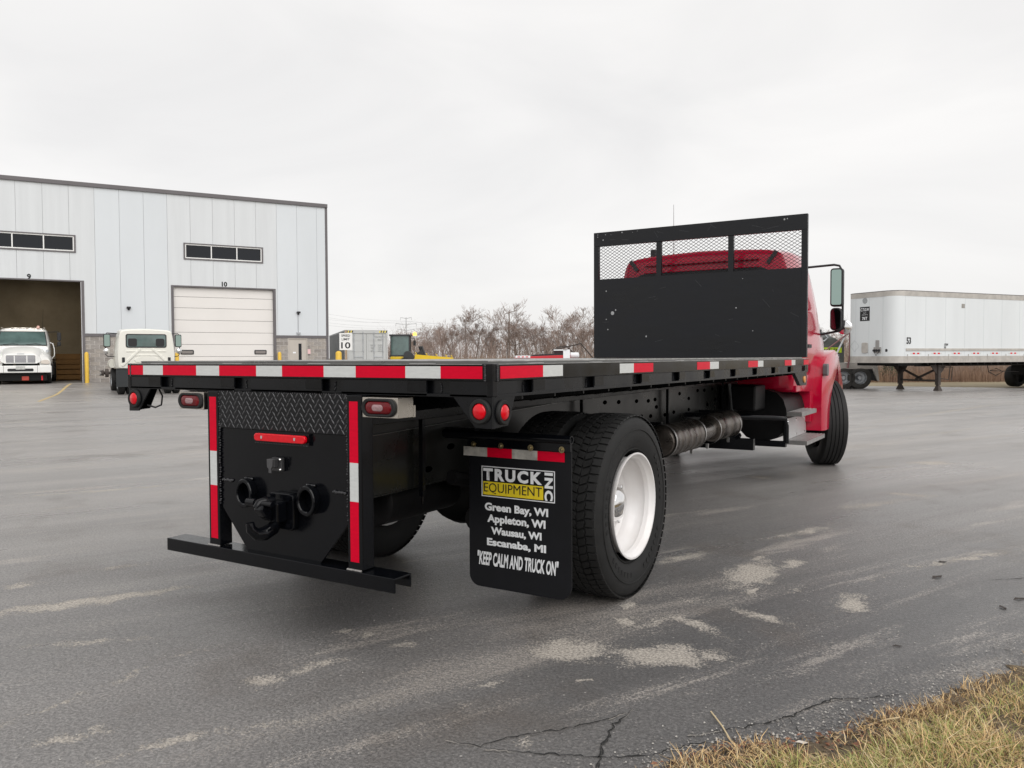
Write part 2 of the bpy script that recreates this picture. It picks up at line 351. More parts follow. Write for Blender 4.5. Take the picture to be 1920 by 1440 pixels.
def axis(lo, hi, c, n, k):
    t = np.linspace(-1, 1, n); s = np.sinh(k*t)/math.sinh(k)
    return np.where(s < 0, c+s*(c-lo), c+s*(hi-c))
def sheet(name, mt, xs, ys, keep, dz):
    vs = [(float(x), float(y), gz(x, y)+dz) for y in ys for x in xs]; nx = len(xs); fs = []
    for j in range(len(ys)-1):
        for i in range(nx-1):
            if keep(xs[i], ys[j]): fs.append((j*nx+i, j*nx+i+1, (j+1)*nx+i+1, (j+1)*nx+i))
    me = bpy.data.meshes.new(name); me.from_pydata(vs, [], fs); me.materials.append(mt)
    me.polygons.foreach_set('use_smooth', [True]*len(fs)); me.update()
    o = ob(name, me); tag(o, kind='structure'); return o
ASP = asphalt_mat()
FLD = mat('dry_field', (.30, .25, .16), .95, var=.5, vscale=.3, vcol=(.20, .16, .10), bump=.5, bscale=8)
xs = np.arange(-75, 46, 1.0); ys = np.arange(-30, 70, 1.0)
sheet('asphalt_lot', ASP, xs, ys, lambda x, y: y < (41 if x > -14 else 68), 0.)
xf = axis(-1500, 1500, -10, 60, 5); yf = axis(-1200, 2200, 25, 60, 5)
sheet('field_ground', FLD, xf, yf, lambda x, y: True, -.06)
# painted parking line
LNE = mat('line_paint_worn', (.62, .47, .22), .7, var=.35, vscale=9)
def strip(name, pts, w, mt, dz=.004, jit=0.):
    V, F = [], []
    for i, p in enumerate(pts):
        a = Vector(pts[max(i-1, 0)]); b = Vector(pts[min(i+1, len(pts)-1)]); d = (b-a).normalized(); q = Vector((-d.y, d.x))
        ww = w[i] if isinstance(w, list) else w
        for s in (-1, 1):
            r = Vector(p)+q*s*ww/2*(1+random.uniform(-jit, jit)); V.append((r.x, r.y, gz(r.x, r.y)+dz))
    F = [(2*i, 2*i+1, 2*i+3, 2*i+2) for i in range(len(pts)-1)]
    return MB().add(V, F).build(name, mt)
a, b = Vector((-33.4, 18.0)), Vector((-23.5, 11.3))
tag(strip('painted_line', [a.lerp(b, i/12) for i in range(13)], .11, LNE), kind='structure')
CRK = mat('crack_dark', (.012, .012, .012), .95)
CRKP = mat('crack_crumbs', (.40, .37, .33), .9, var=.6, vscale=60)
def crack(pts, w=.006, pale=True):
    P = [Vector(p) for p in pts]; out = []
    for i in range(len(P)-1):
        n = max(2, int((P[i+1]-P[i]).length/.018))
        for k in range(n):
            q = P[i].lerp(P[i+1], k/n); out.append(q+Vector((random.uniform(-.008, .008), random.uniform(-.008, .008))))
    out.append(P[-1]); n = len(out)
    ws = [w*(.25+1.0*random.random())*min(1, 4*i/n+.1, 4*(n-i)/n+.1) for i in range(n)]
    tag(strip('pavement_crack', out, ws, CRK, .0035), kind='structure')
    if pale:
        out2 = [p+Vector((.004, -.010)) for p in out[::1]]
        ws2 = [abs(random.gauss(0, .004)) if (i//7) % 5 == 0 else .0003 for i in range(n)]
        tag(strip('crack_crumbs', out2, ws2, CRKP, .0045), kind='structure')
crack([(2.023, .037), (2.213, .25), (2.299, .378), (2.407, .625), (2.513, .701), (2.662, .838)], .009)
crack([(1.774, .142), (1.76, -.024), (1.796, -.192), (1.843, -.334), (1.87, -.5)], .011)
crack([(1.45, -.42), (1.664, -.338), (1.831, -.267), (1.976, -.15), (2.059, -.011), (2.211, .113)], .007)
crack([(1.30, -.44), (1.429, -.414), (1.488, -.295), (1.595, -.173), (1.70, -.03), (1.76, .1)], .006)
crack([(2.21, .11), (2.26, .2), (2.32, .22)], .004, False); crack([(2.299, .378), (2.36, .27), (2.4, .3)], .004, False)
crack([(2.9, 2.9), (3.3, 3.25), (3.6, 3.9)], .012, False)

# ------------------------------------------------------------------ building
def make_building():
    T = thing('warehouse_building', 'large pale grey steel-panelled warehouse with bay doors 9 and 10 and a block base', 'warehouse',
              (BA.x, BA.y, .24), math.atan2(BD.y, BD.x))
    s_start, s_end, TOP = -9.5, 11.83, 9.22
    zt = 2.33                                       # top of grey trim over block wall (local, base is 0)
    d9 = (-4.95, 0.05, 4.77); d10 = (4.02, 8.95, 4.72); man = (9.69, 10.62, 2.13)
    w9 = (-4.0, -.16, 6.10, 6.92); w10 = (4.55, 8.41, 6.06, 6.88)
    openings = [(d9[0], d9[1], 0, d9[2]), (d10[0], d10[1], 0, d10[2]), (w9[0], w9[1], w9[2], w9[3]), (w10[0], w10[1], w10[2], w10[3])]
    # insulated panels 1.06 m wide
    seams = [s_start]; x = -2.54-6.36-.0
    while x < s_end-.3: seams.append(x); x += 1.06
    seams[0] = s_start; seams.append(s_end-.13)
    for a, b in zip(seams[:-1], seams[1:]):
        if b-a < .2: continue
        a1, b1 = a+.0045, b-.0045; mb = MB()
        cuts = sorted({a1, b1, *[q for o in openings for q in o[:2] if a1+.01 < q < b1-.01]}); stained = False
        for c, d in zip(cuts[:-1], cuts[1:]):
            mid = (c+d)/2; spans = [(zt, TOP)]
            for o in openings:
                if o[0] < mid < o[1]:
                    ns = []
                    for z0, z1 in spans:
                        if o[2] > z0: ns.append((z0, min(z1, o[2])))
                        if o[3] < z1: ns.append((max(z0, o[3]), z1))
                    spans = [q for q in ns if q[1]-q[0] > .02]
                    if o[2] > 5: stained = True
            zs = sorted({z for s in spans for z in s})
            for z0, z1 in spans: mb.box(c, d, -.006, .09, z0, z1)
        o_ = mb.build('wall_panel', PAND if stained else PAN, T)
    BX('backing_wall', TRM, T, s_start, d9[0], .095, .2, 0, TOP)
    MB().box(d9[1], d10[0], .095, .2, 0, TOP).box(d10[1], s_end-.01, .095, .2, 0, TOP).box(d9[0], d9[1], .095, .2, d9[2], w9[2]).box(d9[0], d9[1], .095, .2, w9[3], TOP)\
        .box(d10[0], d10[1], .095, .2, d10[2], w10[2]).box(d10[0], d10[1], .095, .2, w10[3], TOP).box(d9[0], w9[0], .095, .2, w9[2], w9[3]).box(w9[1], d9[1], .095, .2, w9[2], w9[3])\
        .box(d10[0], w10[0], .095, .2, w10[2], w10[3]).box(w10[1], d10[1], .095, .2, w10[2], w10[3]).build('backing_wall', TRM, T)
    # eave and corner trims
    MB().box(s_start, s_end, -.09, .1, TOP, TOP+.19).build('eave_trim', TRM, T, bevel=.01)
    BX('corner_trim', TRM, T, s_end-.13, s_end, -.02, .09, 0, TOP)
    for a, b in ((d9[1]+.1, d10[0]-.08), (d10[1]+.08, s_end-.13)):
        BX('base_trim', TRM, T, a, b, -.03, .09, zt-.14, zt)
    # block wall: every block a part
    blk = []
    for i in range(3):
        for w in (.39, .19):
            mb = MB(); mb.box(-w/2, w/2, 0, .1, -.091, .091)
            me = mb.build('block_seed', CMU[i], None).data; bpy.data.objects.remove(bpy.data.objects['block_seed']); blk.append((w, me))
    full = [m_ for w, m_ in blk if w > .3]; half = [m_ for w, m_ in blk if w < .3]
    def blocks(a, b, skip=None):
        for r in range(11):
            z = .1+.2*r
            if z > zt-.2: continue
            x = a+(.0 if r % 2 else -.2)
            while x < b:
                x0, x1 = max(x, a), min(x+.4, b); x += .4
                w = x1-x0
                if w < .06: continue
                mid = (x0+x1)/2
                if skip and x1 > skip[0] and x0 < skip[1] and z < skip[2]+.1:
                    if x0 < skip[0]-.06: x1 = skip[0]
                    elif x1 > skip[1]+.06: x0 = skip[1]
                    else: continue
                    w = x1-x0; mid = (x0+x1)/2
                    if w < .06: continue
                me = random.choice(full); o = ob('block', me, T, (mid, .0+random.uniform(-.006, .006), z)); o.scale = ((w-.018)/.39, 1, 1)
    for x0, x1 in ((d9[1]+.1, d10[0]-.08),): BX('mortar_bed', MRT, T, x0, x1, .012, .09, 0, zt-.14)
    MB().box(d10[1]+.08, man[0]-.05, .012, .09, 0, zt-.14).box(man[1]+.05, s_end-.13, .012, .09, 0, zt-.14).build('mortar_bed', MRT, T)
    blocks(d9[1]+.1, d10[0]-.08); blocks(d10[1]+.08, s_end-.02, (man[0]-.05, man[1]+.05, 2.3))
    # windows
    for (x0, x1, z0, z1) in (w9, w10):
        MB().box(x0, x1, -.05, .1, z0, z0+.06).box(x0, x1, -.05, .1, z1-.05, z1).box(x0, x0+.07, -.05, .1, z0+.06, z1-.05).box(x1-.07, x1, -.05, .1, z0+.06, z1-.05).build('window_surround', TRM, T)
        fr = MB(); i0, i1, k0, k1 = x0+.07, x1-.07, z0+.06, z1-.05; t = .05
        fr.box(i0, i1, -.02, .06, k0, k0+t).box(i0, i1, -.02, .06, k1-t, k1).box(i0, i0+t, -.02, .06, k0+t, k1-t).box(i1-t, i1, -.02, .06, k0+t, k1-t)
        pw = (i1-i0)/3
        for j in (1, 2): fr.box(i0+pw*j-t/2, i0+pw*j+t/2, -.02, .06, k0+t, k1-t)
        F = fr.build('window_frame', WPT, T)
        for j in range(3):
            BX('pane', GLW, F, i0+pw*j+t/2+.002, i0+pw*(j+1)-t/2-.002, .02, .03, k0+t+.001, k1-t-.001)
    # overhead door 10 with sections
    BX('door_jamb', TRM, T, d10[0]-.08, d10[0]+.04, -.03, .2, 0, d10[2]+.04)
    BX('door_jamb', TRM, T, d10[1]-.04, d10[1]+.08, -.03, .2, 0, d10[2]+.04)
    BX('door_head', TRM, T, d10[0]+.04, d10[1]-.04, -.03, .2, d10[2]-.03, d10[2]+.04)
    D = thing('overhead_door', None, None, (0, 0, 0)); D.parent = T
    zz = [0, .61, 1.22, 1.83, 2.44, 3.05, 3.66, 4.21, 4.69]
    for z0, z1 in zip(zz[:-1], zz[1:]):
        BX('door_section', DOR, D, d10[0]+.04, d10[1]-.04, .13, .17, z0+.008, z1-.008, bevel=.008)
    MB().box(d10[0]+.04, d10[1]-.04, .15, .16, 0, 4.69).build('door_backing', TRM, D)
    for x0 in (4.35, 7.93):
        MB().prism(rrect(x0, x0+.62, 1.33, 1.56, .05), .105, .13, 'y').build('door_window', INK, D)
        MB().prism(rrect(x0+.05, x0+.57, 1.375, 1.515, .03), .098, .104, 'y').build('pane', mat('door_pane', (.22, .20, .19), .2), D)
    # door 9 (open bay)
    MB().box(d9[1]-.02, d9[1]+.1, -.03, .2, 0, d9[2]+.04).build('door_jamb', TRM, T)
    BX('door_head', TRM, T, d9[0], d9[1]-.02, -.03, .2, d9[2]-.02, d9[2]+.04)
    BX('weather_strip', mat('strip_white', (.6, .6, .62), .5), T, d9[1]-.045, d9[1]-.02, -.02, .1, 0, d9[2]-.02)
    # man door
    BX('man_door_frame', DOR2, T, man[0]-.05, man[1]+.05, -.01, .085, 2.13, 2.2)
    MB().box(man[0]-.05, man[0], -.01, .085, 0, 2.13).box(man[1], man[1]+.05, -.01, .085, 0, 2.13).build('man_door_frame', DOR2, T)
    MD = BX('man_door', DOR2, T, man[0]+.004, man[1]-.004, .02, .07, .01, 2.125)
    BX('door_glass', GLW, MD, 10.20, 10.36, .012, .02, .75, 1.9); BX('door_notice', LTR, MD, 9.9, 10.05, .013, .02, 1.38, 1.46)
    BX('door_handle', STL, MD, 9.76, 9.80, -.03, .02, .98, 1.03)
    BX('notice', mat('notice_pink', (.75, .5, .5), .6), T, 10.68, 10.83, -.02, -.008, 1.35, 1.6)
    # numbers, lights
    text('9', 'bay_number', INK, T, Mpl((-2.07, -.012, 4.9), (1, 0, 0), (0, 0, 1)), height=.26, off=.045)
    text('10', 'bay_number', INK, T, Mpl((6.47, -.012, 4.9), (1, 0, 0), (0, 0, 1)), height=.25, off=.045)
    for x, z in ((2.03, 3.59), (10.2, 3.55)): MB().box(x-.09, x+.09, -.16, 0, z-.04, z+.05).box(x-.04, x+.04, -.05, 0, z-.12, z-.04).build('wall_light', INK, T, bevel=.01)
    MB().tube([(10.19, -.03, 3.4), (10.19, -.03, 2.5)], .012, 6).build('conduit', GLV, T)
    MB().box(10.1, 10.3, -.1, -.0, 2.42, 2.5).build('junction_box', GLV, T)
    MB().lathe([(0, .1), (.1, .1), (.12, .2), (.25, .2), (.26, .05)], 12, 'z', cap=True).build('roof_vent', GLV, T, loc=(6.54, 1.0, TOP+.1))
    # shell, roof, interior
    dp = 26
    MB().box(s_start-.0, s_end-.1, .2, dp, TOP-.05, TOP+.1).build('roof', TRM, T)
    MB().box(s_end-.15, s_end-.1, .2, dp, 0, TOP-.05).build('side_wall', PAN, T)
    MB().box(s_start, s_start+.1, .2, dp, 0, TOP-.05).build('side_wall', PAN, T)
    MB().box(s_start+.1, s_end-.15, dp-.1, dp, 0, TOP-.05).build('rear_wall', PAN, T)
    MB().box(s_start+.1, s_end-.2, .2, dp-.12, -.02, .012).build('bay_floor', CON, T)
    MB().box(s_start+.1, 2.6, 11.8, 11.9, .012, 7.5).box(2.6, 2.7, .2, 11.9, .012, 7.5).box(s_start+.1, 2.6, .2, 11.8, 7.4, 7.5).box(s_start+.1, s_start+.2, .2, 11.8, .012, 7.4).build('bay_wall', INT, T)
    for k in range(6): BX('wall_rib', INT, T, 2.45, 2.6, 1.5+k*1.9, 1.65+k*1.9, .012, 7.4)
    lp = MB().box(-3.6, -1.2, 3.0, 3.3, 5.6, 5.66).box(-3.6, -1.2, 8.0, 8.3, 5.6, 5.66).build('bay_fill_panel', mat('bay_fill_glow', (.9, .88, .8), .5, emit=(1, .93, .8), estr=4.), T)  # unseen light panels added to brighten the dark bay
    for y in (3.15, 8.15):
        ld = bpy.data.lights.new('bay_fill', 'AREA'); ld.shape = 'RECTANGLE'; ld.size = 2.4; ld.size_y = .3; ld.energy = 38; ld.color = (1, .9, .74)  # added fill light under each panel
        lo = bpy.data.objects.new('bay_fill', ld); S.collection.objects.link(lo); lo.parent = T; lo.location = (-2.4, y, 5.58)
    return T
BLD = make_building()
def bl(s, n, z=0):     # building-local (along wall, in front of wall) -> world
    p = BA+BD*s+BN*n; return (p.x, p.y, gz(p.x, p.y)+z)
# bollards
bol = MB().lathe([(0, .09), (1.36, .09), (1.42, .07), (1.45, .03), (1.455, .001)], 16, 'z').build('bollard', YPT, None, smooth=50)
for i, (s, n, lab, w) in enumerate([(.18, .45, 'yellow steel bollard standing at the edge of open bay 9', 1), (4.12, .4, 'yellow bollard left of closed door 10 beside the white cab truck', 1),
                        (9.1, .4, 'yellow bollard right of closed door 10 near the beige man door', 1), (11.9, 2.2, 'thick yellow bollard next to the speed limit sign', 1.35)]):
    o = bol if i == 0 else bol.copy()
    if i: S.collection.objects.link(o)
    o.location = bl(s, n); o.scale = (w, w, 1.0); tag(o, lab, 'bollard', 'yellow bollards along the warehouse')
o.location = (-23.95, 25.4, gz(-23.95, 25.4)); o.scale = (1.6, 1.6, 1.12)
# things inside the bay
o = thing('storage_bin', 'orange-brown slatted bin standing inside open bay 9', 'bin', bl(-.55, -4.5), BLD.rotation_euler.z)
WOD = mat('bin_orange', (.20, .10, .025), .8, var=.3, vscale=4)
for k in range(5): BX('slat', WOD, o, -.55, .55, -.4, -.37, .1+k*.26, .31+k*.26)
MB().box(-.55, -.5, -.37, .4, 0, 1.4).box(.5, .55, -.37, .4, 0, 1.4).box(-.5, .5, .35, .4, 0, 1.4).build('bin_side', WOD, o)

# ------------------------------------------------------------------ tyres and wheels
def tyre(R, w, style='rib', n=64):
    """axis along x, centre at origin"""
    h = w/2; mb = MB(); g = .011
    prof = [(-h*.62, R*.575), (-h*.80, R*.60), (-h*.97, R*.70), (-h*1.0, R*.78), (-h*.985, R*.87), (-h*.93, R*.935), (-h*.86, R-.022), (-h*.80, R-g if style == 'lug' else R-.004)]
    if style == 'rib':
        prof[-1] = (-h*.80, R-.003)
        for q in (-.46, -.15, .15, .46):
            prof += [(h*(q-.035), R), (h*(q-.03), R-.014), (h*(q+.03), R-.014), (h*(q+.035), R)]
    else:
        prof += [(-h*.4, R-g), (0, R-g), (h*.4, R-g)]
    prof += [(-a, r) for a, r in prof[:8][::-1]]
    mb.lathe(prof, n*2, 'x')
    if style == 'lug':
        NP = 70
        def P(a, t, r): return (a, r*cos(t), r*sin(t))
        def block(outl):   # outl: (axial, angle)
            k = len(outl); ca = sum(p[0] for p in outl)/k; ct = sum(p[1] for p in outl)/k
            vs = [P(a, t, R-g-.002) for a, t in outl] + [P(ca+(a-ca)*.93, ct+(t-ct)*.93, R - (.006 if abs(a) > h*.8 else 0)) for a, t in outl]
            mb.add(vs, [tuple(range(k, 2*k))]+[(i, (i+1) % k, k+(i+1) % k, k+i) for i in range(k)])
        dt = 2*pi/NP
        for i in range(NP):
            t0 = i*dt
            for s in (-1, 1):
                # shoulder blocks
                a0, a1 = s*h*.93, s*h*.55; q = .10*dt*s
                block([(a0, t0+.08*dt), (a1, t0+.02*dt), (a1+s*h*.03, t0+.45*dt), (a1-s*h*.02, t0+.86*dt), (a0, t0+.90*dt)])
                # mid-row zigzag blocks
                b0, b1 = s*h*.50, s*h*.19
                block([(b0, t0+.10*dt+q), (b0+s*h*.03, t0+.55*dt), (b0-s*h*.02, t0+.98*dt), (b1+s*h*.03, t0+1.30*dt), (b1-s*h*.02, t0+.85*dt), (b1+s*h*.02, t0+.42*dt)])
            block([(-h*.15, t0+.05*dt), (-h*.11, t0+.5*dt), (-h*.15, t0+.9*dt), (h*.13, t0+1.15*dt), (h*.16, t0+.7*dt), (h*.11, t0+.3*dt)])
    # sidewall rings
    return mb
def sidewall_rings(R, w, parent):
    mb = MB(); h = w/2
    for r, rr in ((R*.83, .004), (R*.62, .004)):
        x = h*.995 if r > R*.8 else h*.86
        mb.lathe([(x-.002, r-rr), (x+.004, r-rr*.5), (x+.004, r+rr*.5), (x-.002, r+rr)], 72, 'x')
    for k in range(40):      # raised lettering-like bars around the shoulder
        if k % 10 > 6: continue
        t = 2*pi*k/52; M = Matrix.Rotation(t, 4, 'X'); mb.box(h*.985, h*1.012, -.010, .010, R*.72, R*.77, M)
    return mb.build('sidewall_moulding', RUB, parent, smooth=40)
def rim_dish(mt, parent, deep=.172, hub=True):
    """outer dual rim facing +x, lip at x=0"""
    mb = MB()
    mb.lathe([(-.012, .292), (.004, .300), (.010, .3005), (.010, .291), (-.006, .285), (-.02, .270), (-.045, .266), (-.055, .272), (-.10, .270), (-.125, .252), (-deep+.01, .246), (-deep-.01, .225), (-deep, .19), (-deep+.012, .15), (-deep+.012, .10), (-deep-.02, .095)], 72, 'x')
    r = mb.build('rim', mt, parent, smooth=35)
    if hub:
        for k in range(10):
            t = 2*pi*k/10
            MB().lathe([(-deep-.01, .017), (-deep+.03, .017), (-deep+.034, .010), (-deep+.034, .001)], 6, 'x', Matrix.Translation((0, .168*cos(t), .168*sin(t)))).build('wheel_nut', CHR, r)
        MB().lathe([(-deep-.02, .108), (-deep+.05, .104), (-deep+.085, .088), (-deep+.105, .055), (-deep+.112, .001)], 32, 'x').build('hub_cap', CHR, r, smooth=40)
    return r

# ------------------------------------------------------------------ the flatbed truck
T = thing('flatbed_truck', 'red-cabbed flatbed truck with black steel deck, headboard and white rear wheels in the foreground', 'truck', (0, 0, 0))
Wd = 1.22; L = 6.02
# deck
BX('deck_floor', mat('deck_plate', (.16, .16, .155), .30, .35, rvar=.06, var=.4, vscale=3, spec=1.), T, -1.165, 1.165, .052, 5.985, 1.325, 1.345)
MB().box(-1.19, 1.19, .030, .05, 1.196, 1.333).box(-1.19, 1.19, 6.0, 6.02, 1.196, 1.333).box(-1.19, -1.17, .05, 6.0, 1.196, 1.333).box(1.17, 1.19, .05, 6.0, 1.196, 1.333)\
    .box(-1.19, 1.19, .05, .09, 1.19, 1.196).box(1.13, 1.17, .09, 6.0, 1.19, 1.196).box(-1.17, -1.13, .09, 6.0, 1.19, 1.196).build('deck_channel', FRM, T, bevel=.002)
# lower fascia plate, slotted beside every stake pocket
PR = (-.864, -.27, .335, .945); PSD = [.285+.613*k for k in range(10)]
fa = MB(); e0 = -1.2125
for x in PR: fa.box(e0, x-.06, .005, .013, 1.196, 1.2615); e0 = x+.06
fa.box(e0, 1.2125, .005, .013, 1.196, 1.2615); fa.box(-1.2125, 1.2125, .005, .030, 1.194, 1.206)
for s_ in (-1, 1):
    e0 = .014; a_, b_ = sorted((s_*1.2065, s_*1.2145)); a2, b2 = sorted((s_*1.19, s_*1.2145))
    for y in PSD: fa.box(a_, b_, e0, y-.085, 1.206, 1.2615); e0 = y+.045
    fa.box(a_, b_, e0, 6.02, 1.206, 1.2615); fa.box(a2, b2, .031, 6.02, 1.194, 1.206)
fa.build('bottom_flange', FRM, T, bevel=.001)
SHN = mat('worn_sheen_edge', (.62, .62, .60), .35, .3, var=.5, vscale=12)  # pale strips paint in the grazing sheen along the bare deck and rail edges
MB().box(1.1655, 1.1675, .05, 5.95, 1.3415, 1.3462).box(-1.1675, -1.1655, .05, 5.95, 1.3415, 1.3462).box(-1.1655, 1.1655, .0505, .0515, 1.3435, 1.3462).build('sheen_edge', SHN, T)
RZ0, RZ1 = 1.262, 1.331
BX('rub_rail', BLK, T, -1.215, 1.215, 0.0, .012, RZ0, RZ1, bevel=.002)
BX('rub_rail', BLK, T, 1.208, 1.22, .012, 6.02, RZ0, RZ1, bevel=.002)
BX('rub_rail', BLK, T, -1.22, -1.208, .012, 6.02, RZ0, RZ1, bevel=.002)
MB().box(1.2205, 1.2212, .045, 6.0, 1.3296, 1.3316).box(-1.17, 1.17, -.0009, -.0002, 1.3296, 1.3316).build('sheen_edge', SHN, T)  # painted highlight on the rub rail's top edge
# corner posts with weld beads
for s in (-1, 1):
    c = MB().box(s*1.19, s*1.2185, .002, .04, 1.198, 1.333).build('corner_post', BLK, T, bevel=.003)
    w = MB()
    for k in range(9):
        z = RZ0+.002+k*.0076
        w.lathe([(-.006, .001), (-.003, .005), (.003, .005), (.006, .001)], 6, 'x', Matrix.Translation((s*1.185, -.001, z)) @ Matrix.Rotation(.6, 4, 'Y'))
        w.lathe([(-.006, .001), (-.003, .005), (.003, .005), (.006, .001)], 6, 'y', Matrix.Translation((s*1.2215, .035, z)) @ Matrix.Rotation(.6, 4, 'X'))
    tag(w.build('weld_bead', WLD, c, smooth=60), kind='stuff')
def pocket(x, y, side):
    w = MB()
    if side == 'rear':
        o = MB().box(x-.165, x-.060, .0015, .0049, 1.214, 1.2605).build('stake_pocket', BLK, T, bevel=.001)
        MB().box(x-.160, x-.03, .0135, .0295, 1.3325, 1.3345).build('pocket_top', ALUP, o)
        for k in range(6): w.lathe([(-.004, .001), (0, .0055), (.004, .001)], 5, 'x', Matrix.Translation((x+random.uniform(-.003, .003), .028, 1.212+k*.007)))
    else:
        s = 1 if x > 0 else -1
        a, b = sorted((s*1.2146, s*1.218)); o = MB().box(a, b, y+.046, y+.150, 1.214, 1.2605).build('stake_pocket', BLK, T, bevel=.001)
        a, b = sorted((s*1.1905, s*1.2065)); MB().box(a, b, y+.04, y+.16, 1.3325, 1.3345).build('pocket_top', ALUP, o)
        for k in range(6): w.lathe([(-.004, .001), (0, .0055), (.004, .001)], 5, 'z', Matrix.Translation((s*1.192, y+random.uniform(-.003, .003), 1.212+k*.007)))
    w.build('weld_bead', WLD, o, smooth=60)
for x in PR: pocket(x, 0, 'rear')
for y in PSD:
    for s in (-1, 1): pocket(s, y, 'side')
# conspicuity tape
TZ0, TZ1 = 1.271, 1.322
def tape(a, b, col, face):
    if face == 'rear': o = BX('reflective_tape', TRED if col else TWHT, T, a, b, -.0012, 0, TZ0, TZ1)
    else:
        x = (Wd, Wd+.0012) if face == 'right' else (-Wd-.0012, -Wd); o = BX('reflective_tape', TRED if col else TWHT, T, *x, a, b, TZ0, TZ1)
    return o
tb = [-1.208, -1.071, -.897, -.619, -.438, -.163, .018, .292, .489, .774, .962, 1.172]
for i in range(11): tape(tb[i], tb[i+1], i % 2 == 0, 'rear')
for s in ('right', 'left'):
    for a, m_, b, rf in ((.058, .412, .599, 1), (1.244, 1.431, 1.718, 0), (2.498, 2.768, 2.968, 1), (3.739, 4.028, 4.199, 1), (4.973, 5.243, 5.401, 1)):
        tape(a, m_, rf, s); tape(m_, b, not rf, s)
    tape(5.786, 6.015, True, s)
# cross members, long sills
for k in range(20):
    y = .32+.3*k
    mb = MB()
    for s in (-1, 1):
        mb.prism([(s*1.165, 1.188), (s*1.165, 1.175), (s*.52, 1.098), (s*.52, 1.188)], y, y+.012, 'y')
    mb.box(-1.165, 1.165, y+.012, y+.05, 1.314, 1.324).box(-1.165, 1.165, y, y+.012, 1.188, 1.324)
    mb.build('cross_member', FRM, T)
for s in (-1, 1):
    zp = [(.05, 1.189), (5.98, 1.189)]
    for k in range(19, -1, -1):
        y = .32+.3*k; zp += [(y+.15, 1.165), (y+.012, 1.095), (y-.012, 1.095)]
    zp += [(.17, 1.165)]
    a, b = sorted((s*.522, s*.53)); MB().prism(zp, a, b, 'x').build('gusset_strip', DRK, T)
    a, b = sorted((s*.44, s*.52))
    MB().prism([(.03, 1.188), (6.0, 1.188), (6.0, 1.10), (.03, 1.05)], a, b, 'x').build('long_sill', FRM, T, bevel=.003)
    a, b = sorted((s*.395, s*.405+.0)); a, b = (s*.42, s*.43) if s > 0 else (-.43, -.42)
    cr_ = MB()
    cr_.prism([(.02, .985), (2.4, 1.068), (9.0, 1.085), (9.0, .80), (5.6, .765), (2.4, .73), (.02, .70)], a, b, 'x')
    a2, b2 = sorted((s*.36, s*.432)); cr_.prism([(.02, .987), (2.4, 1.070), (9.0, 1.087), (9.0, 1.079), (2.4, 1.062), (.02, .979)], a2, b2, 'x')
    cr_.prism([(.02, .700), (2.4, .730), (5.6, .765), (9.0, .80), (9, .792), (5.6, .757), (2.4, .722), (.02, .692)], a2, b2, 'x')
    rail = cr_.build('chassis_rail', mat('rail_paint', (.012, .0125, .0115), .3, rvar=.1, spec=.45, var=.3, vscale=3, bump=.04, bscale=10), T, bevel=.0015)
    MB().prism([(.02, .988), (2.4, 1.071), (6.0, 1.08), (6.0, 1.098), (2.4, 1.09), (.02, 1.048)], a2, b2-.01 if s > 0 else b2, 'x').build('wood_sill', mat('sill_strip', (.03, .03, .03), .6), rail)
    h = MB()
    for y, z in ((2.75, 1.02), (3.0, 1.01), (3.35, 1.0), (3.6, .99), (3.75, .995), (3.78, .93), (4.35, 1.02), (4.6, .965), (4.85, 1.03), (5.05, 1.025), (5.3, 1.03), (3.45, .87), (3.65, .86), (3.98, .85), (4.2, .86), (3.3, .80), (4.6, .86), (2.9, .86), (2.6, .9), (5.4, .92), (5.15, .88), (1.0, .93), (1.15, .86), (.8, .88), (.6, .78)):
        x = s*.4305; h.lathe([(0, .017), (s*.0015, .016), (s*.0015, .001)], 8, 'x', Matrix.Translation((x, y, z)) @ Matrix.Diagonal((1, 2.1, 1, 1)))
    tag(h.build('bolt_hole', mat('hole_black', (.0, .0, .0), 1, spec=0), rail), kind='stuff')
    MB().prism([(.02, .9875), (2.4, 1.0705), (9.0, 1.0875), (9.0, 1.0835), (2.4, 1.0665), (.02, .9835)], *sorted((s*.4325, s*.4345)), 'x').build('rail_highlight', mat('rail_highlight_grey', (.16, .16, .155), .3, .5, var=.5, vscale=5), rail)  # lighter strip stands in for light catching the flange edge
    for y in (.5, 2.293, 3.945, 5.542):
        t_ = MB().box(s*.47-.012, s*.47+.012, y-.012, y+.012, .66 if y < 5 else .76, 1.19)
        t_.lathe([(.62, .006), (.70, .006)], 6, 'z', Matrix.Translation((s*.47, y, 0))); t_.lathe([(.69, .014), (.715, .014)], 6, 'z', Matrix.Translation((s*.47, y, 0)), cap=True)
        t_.build('tie_down_bracket', FRM, T)
for y in (.9, 2.9, 4.6, 6.2): BX('frame_crossmember', FRM, T, -.42, .42, y, y+.06, .80, .98)
